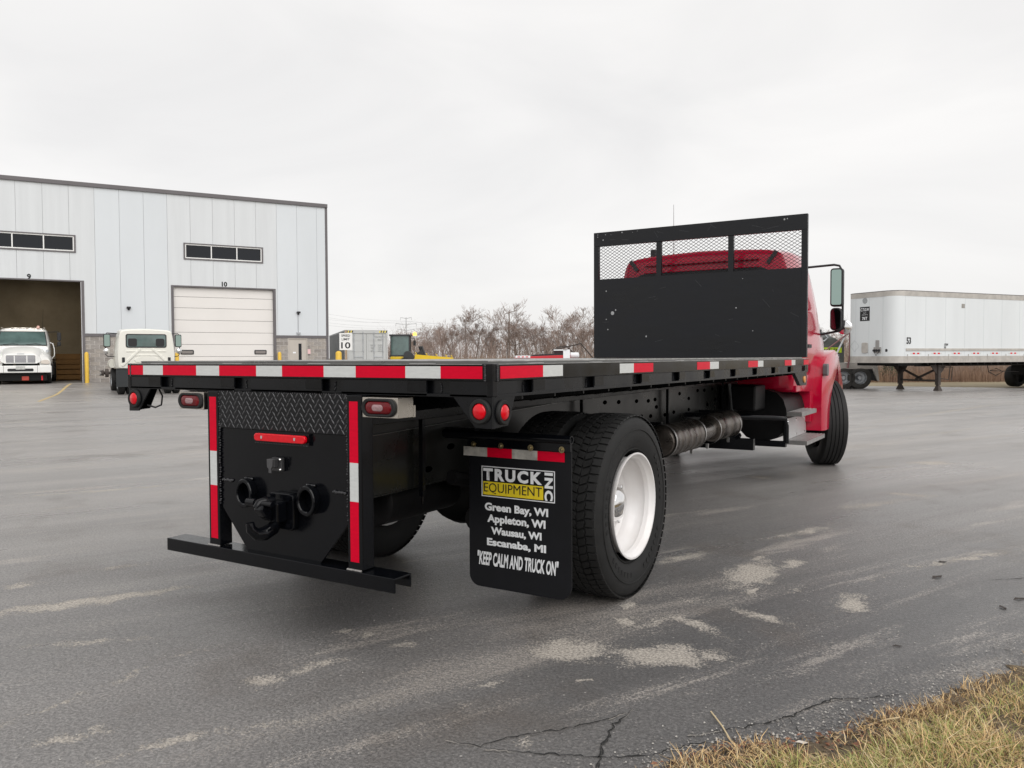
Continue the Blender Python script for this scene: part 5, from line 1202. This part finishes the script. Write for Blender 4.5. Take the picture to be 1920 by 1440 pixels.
BX('bogie', DRK, TR, 10.4, 13.3, .6, TW-.6, .6, TZ-.16)

# dump truck partly hidden behind the red cab
DTm = thing('dump_truck', 'dark dump body truck with lime lettering and white rear frame behind the red fender', 'truck', (-4.1, 36.9, gz(-4.1, 36.9)+.0), -yaw-radians(6))
DKB = mat('dump_body_grey', (.13, .14, .13), .6, var=.4, vscale=2)
MB().prism([(-3.0, .95), (.62, .95), (.62, 2.05), (.2, 2.35), (-3.0, 2.35)], -.2, 1.8, 'y').build('dump_body', DKB, DTm, bevel=.03)
MB().prism([(-3.0, 2.35), (.2, 2.35), (-.2, 2.62), (-2.6, 2.62)], .0, 1.6, 'y').build('tarp', OLV, DTm, bevel=.03)
BX('sign_band', LIM, DTm, -1.3, .50, -.215, -.202, 1.66, 1.90)
text('ENZLER', 'body_lettering', INK, DTm, Mpl((-.36, -.218, 1.78), (1, 0, 0), (0, 0, 1)), width=1.45, height=.15, off=.01)
text('TRUCKING', 'body_lettering', LTR, DTm, Mpl((-.36, -.206, 1.50), (1, 0, 0), (0, 0, 1)), width=1.5, height=.17, off=.02)
text('& EXCAVATING', 'body_lettering', LIM, DTm, Mpl((-.40, -.206, 1.26), (1, 0, 0), (0, 0, 1)), width=1.3, height=.12, off=.01)
wf = MB().box(.25, 1.85, -.35, 1.7, .90, 1.20).build('rear_frame', TRB, DTm, bevel=.02)
MB().prism([(1.82, 1.20), (1.95, 1.30), (2.02, 1.15), (2.12, .35), (2.06, .35), (1.80, .95)], -.4, .3, 'y').build('mud_guard', TRB, DTm)
MB().prism([(1.72, 1.10), (1.80, .95), (2.06, .35), (1.55, .4)], -.25, -.2, 'y').build('mudflap', INK, DTm)
for x in (-.25, .60, 1.32): small_wheel(DTm, 0, 0, .52, .5, GLV, 1, RUBG).matrix_local = Matrix.Translation((x-.02, -.1, .50)) @ Matrix.Rotation(-pi/2, 4, 'Z')
for x in (.60, 1.32): small_wheel(DTm, 0, 0, .52, .5, GLV, 1, RUBG).matrix_local = Matrix.Translation((x, 1.5, .50)) @ Matrix.Rotation(pi/2, 4, 'Z')
BX('underbody', DRK, DTm, -2.9, 1.6, .2, 1.3, .5, .9)
PNK = mat('pole_rust_pink', (.34, .17, .17), .6, var=.4, vscale=6)
MB().tube([(.70, -.45, .95), (.80, -.45, 1.6), (.78, -.45, 2.75)], .045, 8).build('hoist_pole', PNK, DTm, smooth=50)
MB().tube([(.72, -.45, 2.55), (-.55, -.45, 1.55)], .035, 8).build('hoist_brace', PNK, DTm)
MB().tube([(.62, -.42, 2.5), (.05, -.42, 1.25)], .04, 8).build('hoist_brace', LTR, DTm)
MB().box(-2.8, -2.0, .1, 1.5, 1.0, 2.6).build('dump_cab', DKB, DTm, bevel=.05)
MB().tube([(-.9, -.3, 2.2), (-.3, -.3, 2.2), (-.15, -.3, 2.35), (-.3, -.3, 2.5), (-.9, -.3, 2.55)], .045, 8).build('exhaust_stack', GLV, DTm, smooth=50)

# ------------------------------------------------------------------ trees, thicket
BRK = mat('bark_grey', (.27, .235, .215), .95, var=.4, vscale=2)
TWG = mat('twig_brown', (.31, .235, .20), .95, var=.3, vscale=.6)
BRU = mat('brush_brown', (.33, .25, .20), .95, var=.45, vscale=.25, vcol=(.24, .18, .15))
REED = mat('reed_straw', (.34, .235, .15), .95, var=.4, vscale=.5, vcol=(.22, .13, .10))
def gen_tree(seed, h, spread=1., stems=1):
    R = random.Random(seed); tr = MB(); cr = MB()
    def branch(p, d, ln, r, lev):
        n = 4 if lev < 2 else 3; pts = [p]; rs = [r]; q = p.copy(); dd = d.copy(); nodes = []
        for i in range(n):
            dd = (dd+Vector((R.gauss(0, .13), R.gauss(0, .13), R.gauss(.03, .08)))).normalized(); q = q+dd*ln/n; pts.append(q.copy()); rs.append(max(.010, r*(1-.75*(i+1)/n))); nodes.append((q.copy(), dd.copy(), rs[-1]))
        (tr if lev == 0 else cr).tube(pts, rs, 5 if lev == 0 else 3, False)
        if lev >= 4: return
        k = {0: 9, 1: 6, 2: 5, 3: 3}[lev]
        for i in range(k):
            t = R.uniform(.28 if lev == 0 else .2, 1.0); idx = min(n-1, int(t*n)); nq, nd, nr = nodes[idx]
            b = pts[idx].lerp(pts[idx+1], t*n-idx if t < 1 else 1)
            ax = nd.orthogonal().normalized(); ax = Matrix.Rotation(R.uniform(0, 2*pi), 3, nd) @ ax
            nd2 = (nd*cos(.62*spread)+ax*sin(.62*spread)*R.uniform(.7, 1.2)+Vector((0, 0, .16))).normalized()
            branch(b, nd2, ln*R.uniform(.42, .66)*(1.15-t*.4), max(.013, nr*.62), lev+1)
    for k in range(stems):
        a = R.uniform(0, 2*pi); d = Vector((cos(a)*.22*(stems > 1), sin(a)*.22*(stems > 1), 1)).normalized()
        branch(Vector((cos(a)*.2*(stems > 1), sin(a)*.2*(stems > 1), -.1)), d, h*R.uniform(.62, .78), h*.013+.03, 0)
    return tr, cr
protos = []
for i, (h, sp, st) in enumerate(((9.5, .9, 1), (9., 1.1, 2), (8., 1.2, 3), (10., .8, 1), (7., 1.2, 3))):
    e = thing('bare_tree', 'leafless tree in the wood behind the yard', 'tree', (0, 0, 0), 0, 'bare trees along the far edge of the yard')
    a, b = gen_tree(i+11, h, sp, st); a.build('trunk', BRK, e); b.build('crown', TWG, e); protos.append([e, False])
def pix(px, py, z):
    d = fw+rt*(px-960)/FPX-up*(py-720)/FPX; P = CAM+d*z; return P
R2 = random.Random(5)
plc = []
for px, d, s, k in ((705, 150, .8, 2), (738, 150, .8, 4), (775, 125, .9, 2), (800, 118, .85, 4), (826, 112, .95, 2), (850, 104, .98, 1), (870, 100, 1.08, 0), (896, 102, 1.0, 1), (925, 104, .92, 4), (950, 98, 1.05, 3), (973, 100, .95, 2),
                    (1000, 98, 1.0, 1), (1022, 106, .92, 4), (1040, 96, 1.04, 0), (1066, 102, .92, 2), (1084, 98, .98, 3), (1104, 96, .95, 1), (1130, 100, .95, 2), (1170, 100, .9, 1), (1215, 104, .9, 0), (1260, 104, .9, 2), (1310, 108, .9, 3), (1360, 104, .9, 4), (1410, 106, .85, 1), (1460, 102, .85, 2), (1505, 100, .8, 0),
                    (1535, 96, .78, 1), (1552, 92, .72, 4), (1575, 96, .7, 2), (1625, 100, .6, 4), (1680, 100, .6, 2), (1740, 104, .6, 1), (1800, 100, .6, 4), (1870, 104, .6, 2), (1940, 104, .6, 0), (2010, 110, .6, 2), (640, 160, .6, 2), (560, 170, .6, 1)):
    P = pix(px, 690, d); e, used = protos[k]
    o = e if not used else copy_tree(e)
    protos[k][1] = True
    zone = 'behind the yellow loader' if px < 820 else 'left of the utility pole' if px < 950 else 'above the red tarp trailer' if px < 1075 else 'hard left of the headboard' if px < 1117 else 'hidden behind the black headboard' if px < 1520 else 'above the red fender' if px < 1590 else 'beyond the white trailer'
    form = ('tall single-stemmed', 'broad two-stemmed', 'spreading many-stemmed', 'slender upright', 'low bushy')[k]
    o['label'] = '%s leafless tree %s' % (form, zone)
    o.location = (P.x, P.y, gz(P.x, P.y)-.05); o.rotation_euler = (0, 0, R2.uniform(0, 6.28)); o.scale = (s*.92, s*.92, s*.71)
def ribbons(name, n, region, hfun, w, mt, lean=.25, segs=3, twigs=0):
    V = []; F = []
    for i in range(n):
        x, y = region(); h = hfun(); a = random.uniform(0, 2*pi); lx, ly = cos(a), sin(a); ln = abs(random.gauss(0, lean)); z = gz(x, y)-.05
        b = random.uniform(0, pi); wx, wy = cos(b)*w/2, sin(b)*w/2
        def stem(x, y, z, h, lx, ly, ln, w1):
            base = len(V)
            for k in range(segs+1):
                t = k/segs; u = 1-t*.9; q = h*ln*t*t
                V.append((x+lx*q-wx*u*w1, y+ly*q-wy*u*w1, z+h*t)); V.append((x+lx*q+wx*u*w1, y+ly*q+wy*u*w1, z+h*t))
            for k in range(segs): F.append((base+2*k, base+2*k+1, base+2*k+3, base+2*k+2))
        stem(x, y, z, h, lx, ly, ln, 1)
        for k in range(twigs):
            t = random.uniform(.25, .95); a2 = random.uniform(0, 2*pi)
            stem(x+lx*h*ln*t*t, y+ly*h*ln*t*t, z+h*t, h*random.uniform(.15, .38), cos(a2), sin(a2), random.uniform(.5, 1.6), .6)
    me = bpy.data.meshes.new(name); me.from_pydata(V, [], F); me.materials.append(mt); return ob(name, me)
def reg(px0, px1, d0, d1):
    def f():
        P = pix(random.uniform(px0, px1), 690, random.uniform(d0, d1)); return P.x, P.y
    return f
tag(ribbons('thicket', 3000, reg(690, 1600, 84, 118), lambda: random.uniform(1.4, 2.8)+random.random()**3*2.6, .05, TWG, .3, 3, 6), 'dense leafless brown thicket filling the foot of the far wood', 'thicket', kind='stuff')
tag(ribbons('thicket', 3800, reg(1500, 2300, 48, 70), lambda: random.uniform(.8, 2.6), .03, BRU, .3, 3, 6), 'grey-brown leafless scrub beyond the white trailer', 'scrub', kind='stuff')
tag(ribbons('tall_grass', 26000, reg(1480, 2300, 47, 56), lambda: random.uniform(.25, .6)+random.random()**3*.7, .03, REED, .3, 2, 0), 'dry rusty brown tall grass along the lot edge under the white trailer', 'tall grass', kind='stuff')
tag(ribbons('tall_grass', 9000, reg(680, 1540, 62, 80), lambda: random.uniform(.6, 1.5), .03, REED, .3, 2, 0), 'dry brown tall grass in front of the far wood', 'tall grass', kind='stuff')
# small evergreen by the landing gear
EVG = mat('evergreen', (.045, .07, .035), .9, var=.4, vscale=3)
P = pix(1668, 700, 48); ev = thing('evergreen_shrub', 'small dark green shrub in the dry grass beside the landing gear', 'shrub', (P.x, P.y, gz(P.x, P.y)-.03))
fl = MB()
for i in range(900):
    t = random.random()**.7; r = .85*(1-t)*random.uniform(.4, 1); a = random.uniform(0, 2*pi); c = Vector((r*cos(a), r*sin(a), .1+1.5*t)); u = Vector((random.gauss(0, 1), random.gauss(0, 1), random.gauss(0, .6))).normalized()*.09; v = u.orthogonal().normalized()*.03
    fl.add([c-v, c+u, c+v], [(0, 1, 2)])
fl.build('foliage', EVG, ev); MB().tube([(0, 0, 0), (0, 0, 1.4)], [.04, .01], 6).build('stem', BRK, ev)
# transmission towers, wooden pole and cables
def tower(P, h, label):
    e = thing('transmission_tower', label, 'pylon', (P.x, P.y, 0), -yaw); mb = MB(); w = .35
    mb.tube([(0, 0, 0), (0, 0, h)], [w, w*.4], 6); 
    for z, l in ((h*.97, 2.2), (h*.83, 4.2), (h*.70, 3.4)): mb.tube([(-l, 0, z+.5), (0, 0, z), (l, 0, z+.5)], .14, 4); mb.tube([(-l, 0, z+.5), (-l, 0, z-.6)], .1, 4); mb.tube([(l, 0, z+.5), (l, 0, z-.6)], .1, 4)
    mb.build('lattice_mast', GLV, e); return e
P1 = pix(762, 672, 330); tower(P1, (672-596)/FPX*330+1.3, 'slim grey steel power pylon rising left of the wood')
P2 = pix(955, 672, 135); e = thing('utility_pole', 'grey utility pole with crossarm standing among the bare trees', 'pole', (P2.x, P2.y, 0), -yaw)
hp = (672-584)/FPX*135+1.3
MB().tube([(0, 0, 0), (0, 0, hp)], [.16, .11], 8).build('pole_shaft', BRK, e); MB().tube([(-.9, 0, hp-.6), (1.4, 0, hp+.1)], .06, 5).build('crossarm', BRK, e)
for i, (ya, yb, yc) in enumerate(((582, 602, 611), (590, 606, 612), (601, 611, 617), (596, 603, 600), (607, 614, 620))):
    a = pix(560, ya-4, 300); b = pix(762, yb, 330); c = pix(1110, yc, 360)
    pts = [a.lerp(b, t/8)-Vector((0, 0, 1.2*sin(pi*t/8))) for t in range(9)] + [b.lerp(c, t/8)-Vector((0, 0, 2*sin(pi*t/8))) for t in range(1, 9)]
    tag(MB().tube(pts, .035, 4, False).build('power_cable', WRE, None), ('highest', 'second highest', 'lowest crossing', 'middle', 'second lowest')[i]+' of the thin power cables strung above the wood', 'cable', 'power cables above the treeline')

# ------------------------------------------------------------------ grass verge, lower right
edge = [(-.9, -5.2), (.8, -2.3), (1.6, -.95), (2.03, -.28), (2.17, -.02), (2.34, .12), (2.50, .30), (2.60, .52), (2.72, .68), (2.84, .98), (3.06, 1.44), (3.3, 1.95), (3.9, 3.1), (5.4, 5.8)]
edge = [Vector(p) for p in edge]
def ed_pt(t):
    t = t*(len(edge)-1); i = min(len(edge)-2, int(t)); return edge[i].lerp(edge[i+1], t-i)
V = []; F = []; NU = 160; ws_ = [0, .03, .08, .16, .3, .6, 1.2, 2.5, 5]
for i in range(NU+1):
    t = i/NU; p = ed_pt(t); q = p+Vector((.865, -.5))*(.03*sin(i*1.7)+.02*sin(i*4.1)+random.uniform(-.015, .015))
    for k, w_ in enumerate(ws_):
        r = q+Vector((.865, -.5))*w_; V.append((r.x, r.y, (.0045 if k == 0 else .012+.03*sm(w_/.5))+random.uniform(0, .006)*(k > 0)))
n = len(ws_)
for i in range(NU):
    for k in range(n-1): F.append((i*n+k, (i+1)*n+k, (i+1)*n+k+1, i*n+k+1))
SOIL = mat('verge_soil', (.085, .062, .04), .98, var=.6, vscale=14, vcol=(.16, .12, .075), bump=1., bscale=90)
tag(MB().add(V, F).build('grass_verge', SOIL, None, smooth=180), kind='structure')
BL = [mat('blade_straw', (.80, .56, .28), .7, var=.3, vscale=9), mat('blade_green', (.24, .29, .07), .7, var=.35, vscale=9, vcol=(.46, .43, .16)), mat('blade_brown', (.17, .095, .05), .8, var=.4, vscale=14), mat('blade_pale', (.72, .58, .36), .7, var=.2, vscale=9)]
for b in BL: b.node_tree.nodes['Principled BSDF'].inputs['Subsurface Weight'].default_value = 0
Vn = []; Fn = []; Mi = []
for i in range(60000):
    t = random.uniform(.12, .98)
    p = ed_pt(t); w_ = random.random()**1.25*1.9-.02; r = p+Vector((.865, -.5))*w_+Vector((random.uniform(-.1, .1), random.uniform(-.1, .1)))
    # keep inside the verge
    dist = min((r-ed_pt(min(1, max(0, t+dt)))).dot(Vector((.865, -.5))) for dt in (-.01, 0, .01))
    clump = .5+.5*sin(r.x*9.1+1.3*sin(r.y*7.3))*sin(r.y*8.7+1.1*sin(r.x*6.1))
    if dist < -.02 or (dist < .16 and random.random() > .12+.75*clump) or (clump < .22 and random.random() < .6): continue
    if (r-Vector((CAM.x, CAM.y))).length > 6.5: continue
    h = random.uniform(.022, .075)*(.65+.9*clump)*(.6+.4*min(1, max(0, dist)/.2)); a = random.uniform(0, 2*pi); ln = random.uniform(.3, 1.5)
    z = .008+.03*sm(max(0, w_)/.5); b = random.uniform(0, pi); hw = random.uniform(.001, .0021); wx, wy = cos(b)*hw, sin(b)*hw
    base = len(Vn)
    for k, (u, v) in enumerate(((0, 1), (.5, .85), (1, .1))):
        q = h*ln*u*u; zz = z+h*(u-.28*ln*u*u); x, y = r.x+cos(a)*q, r.y+sin(a)*q
        Vn += [(x-wx*v, y-wy*v, zz), (x+wx*v, y+wy*v, zz)]
    Fn += [(base, base+1, base+3, base+2), (base+2, base+3, base+5, base+4)]
    g = .5+.5*sin(r.x*3.1+.7)*cos(r.y*2.7-.4)
    u = random.random()
    if dist < .10 and u < .30: mi = 2
    elif u < .16+.50*g*min(1, max(0, dist)/.25): mi = 1
    elif u < .80: mi = 0
    elif u < .94: mi = 3
    else: mi = 2
    Mi += [mi, mi]
me = bpy.data.meshes.new('grass'); me.from_pydata(Vn, [], Fn)
for b in BL: me.materials.append(b)
me.polygons.foreach_set('material_index', Mi)
tag(ob('grass', me), 'short straw-coloured and green winter grass on the verge, lower right', 'grass', kind='stuff')
# litter: leaves, twigs, stones
LFM = [mat('leaf_rust', (.26, .11, .06), .7, var=.4, vscale=30), mat('leaf_tan', (.42, .29, .17), .7, var=.4, vscale=30), mat('leaf_dark', (.05, .04, .035), .8, var=.4, vscale=30), mat('leaf_pale', (.55, .50, .44), .7)]
def leaf(x, y, s, mt, label, rz=0., z=None):
    z0 = gz(x, y)+.003 if z is None else z
    V = [(-s, 0, .0), (-.4*s, .38*s, .22*s), (.3*s, .42*s, .12*s), (s, 0, .2*s), (.3*s, -.42*s, .05*s), (-.4*s, -.38*s, .18*s), (0, 0, .06*s)]
    o = MB().add(V, [(0, 1, 6), (1, 2, 6), (2, 3, 6), (3, 4, 6), (4, 5, 6), (5, 0, 6)]).build('dead_leaf', mt, None, loc=(x, y, z0), rot=(0, 0, rz))
    return tag(o, label, 'leaf')
leaf(2.633, 3.23, .03, LFM[2], 'dark curled leaf on the asphalt, farthest of those right of the rear wheel', .4)
leaf(2.63, 2.80, .045, LFM[2], 'largest dark leaf lying on the asphalt right of the rear wheel', 1.0)
leaf(2.56, 1.394, .022, LFM[2], 'small dark leaf on the open asphalt between truck and verge', .2)
leaf(3.054, 2.535, .04, LFM[2], 'dark leaf at the right edge of the frame near the asphalt crack', .7)
leaf(2.975, 2.311, .035, LFM[2], 'dark leaf just in front of another at the right edge of the frame', 2.)
leaf(2.365, .075, .024, LFM[0], 'bright rust-orange leaf in the brown edge of the verge', 1.2, .03)
leaf(2.395, .13, .022, LFM[3], 'pale grey leaf at the brown edge of the verge', .3, .03)
leaf(2.45, .02, .022, LFM[1], 'tan leaf lying among brown stems at the verge edge', 2.3, .04)
lit = MB()
for i in range(700):
    p = ed_pt(random.uniform(.22, .62))+Vector((.865, -.5))*random.uniform(-.04, .16); s = random.uniform(.005, .017); a = random.uniform(0, 6.28); z = random.uniform(.008, .03)
    lit.cur = random.choice((0, 0, 1, 2, 2)); M = Matrix.Translation((p.x, p.y, z)) @ Matrix.Rotation(a, 4, 'Z') @ Matrix.Rotation(random.uniform(-.5, .5), 4, 'X')
    lit.add([(-s, 0, 0), (0, .4*s, .2*s), (s, 0, 0), (0, -.4*s, .1*s)], [(0, 1, 2, 3)], M)
tag(lit.build('leaf_litter', LFM[:3], None), 'brown and rust leaf litter along the verge edge', 'leaf litter', kind='stuff')
for i, (a, b, lab) in enumerate((((2.035, .262), (2.174, .059), 'pale dry grass stalk lying across the cracked asphalt'), ((2.56, .44), (2.66, .50), 'straw-coloured stalk sticking out from the verge edge'))):
    m_ = (Vector(a)+Vector(b))/2
    tag(MB().tube([(*a, .006), (m_.x+.004, m_.y, .009+.02*i), (*b, .007+.03*i)], .0028, 6).build('dry_stalk', BL[3], None), lab, 'stalk')
peb = MB()
for i in range(1500):
    x = random.uniform(-1.5, 3.0); y = random.uniform(-1.3, 5.5)
    s = random.uniform(.0015, .0045)
    M = Matrix.Translation((x, y, s*.5)) @ Matrix.Rotation(random.uniform(0, 6), 4, 'Z'); peb.cur = random.choice((0, 1)); peb.add([(-s, 0, 0), (0, -s, 0), (s, 0, 0), (0, s*.8, 0), (0, 0, s*.8)], [(0, 1, 4), (1, 2, 4), (2, 3, 4), (3, 0, 4)], M)
for i in range(1800):
    p = ed_pt(random.uniform(.2, .95))+Vector((.865, -.5))*(random.gauss(-.06, .07)); s = random.uniform(.0015, .0065)
    M = Matrix.Translation((p.x, p.y, s*.5+.002)) @ Matrix.Rotation(random.uniform(0, 6), 4, 'Z'); peb.cur = random.choice((0, 1, 1)); peb.add([(-s, 0, 0), (0, -s, 0), (s, 0, 0), (0, s*.8, 0), (0, 0, s*.8)], [(0, 1, 4), (1, 2, 4), (2, 3, 4), (3, 0, 4)], M)
tag(peb.build('grit', [mat('grit_pale', (.42, .40, .37), .8), mat('grit_grey', (.2, .19, .18), .8)], None), 'fine loose grit scattered over the asphalt', 'grit', kind='stuff')
dup_ = {}
for o in S.objects:
    if o.get('category') == 'tree': dup_.setdefault(o['label'], []).append(o)
for lb, os_ in dup_.items():
    if len(os_) > 1:
        os_.sort(key=lambda o: (o.location-CAM).dot(rt)/(o.location-CAM).dot(fw))
        nm = {2: ('left', 'right'), 3: ('leftmost', 'middle', 'rightmost')}.get(len(os_), ('leftmost', 'second', 'third', 'fourth', 'fifth'))
        for w_, o in zip(nm, os_): o['label'] = w_+' '+lb
for o in bpy.data.objects:
    if o.type == 'EMPTY' and o.parent is not None: o.empty_display_size = .05
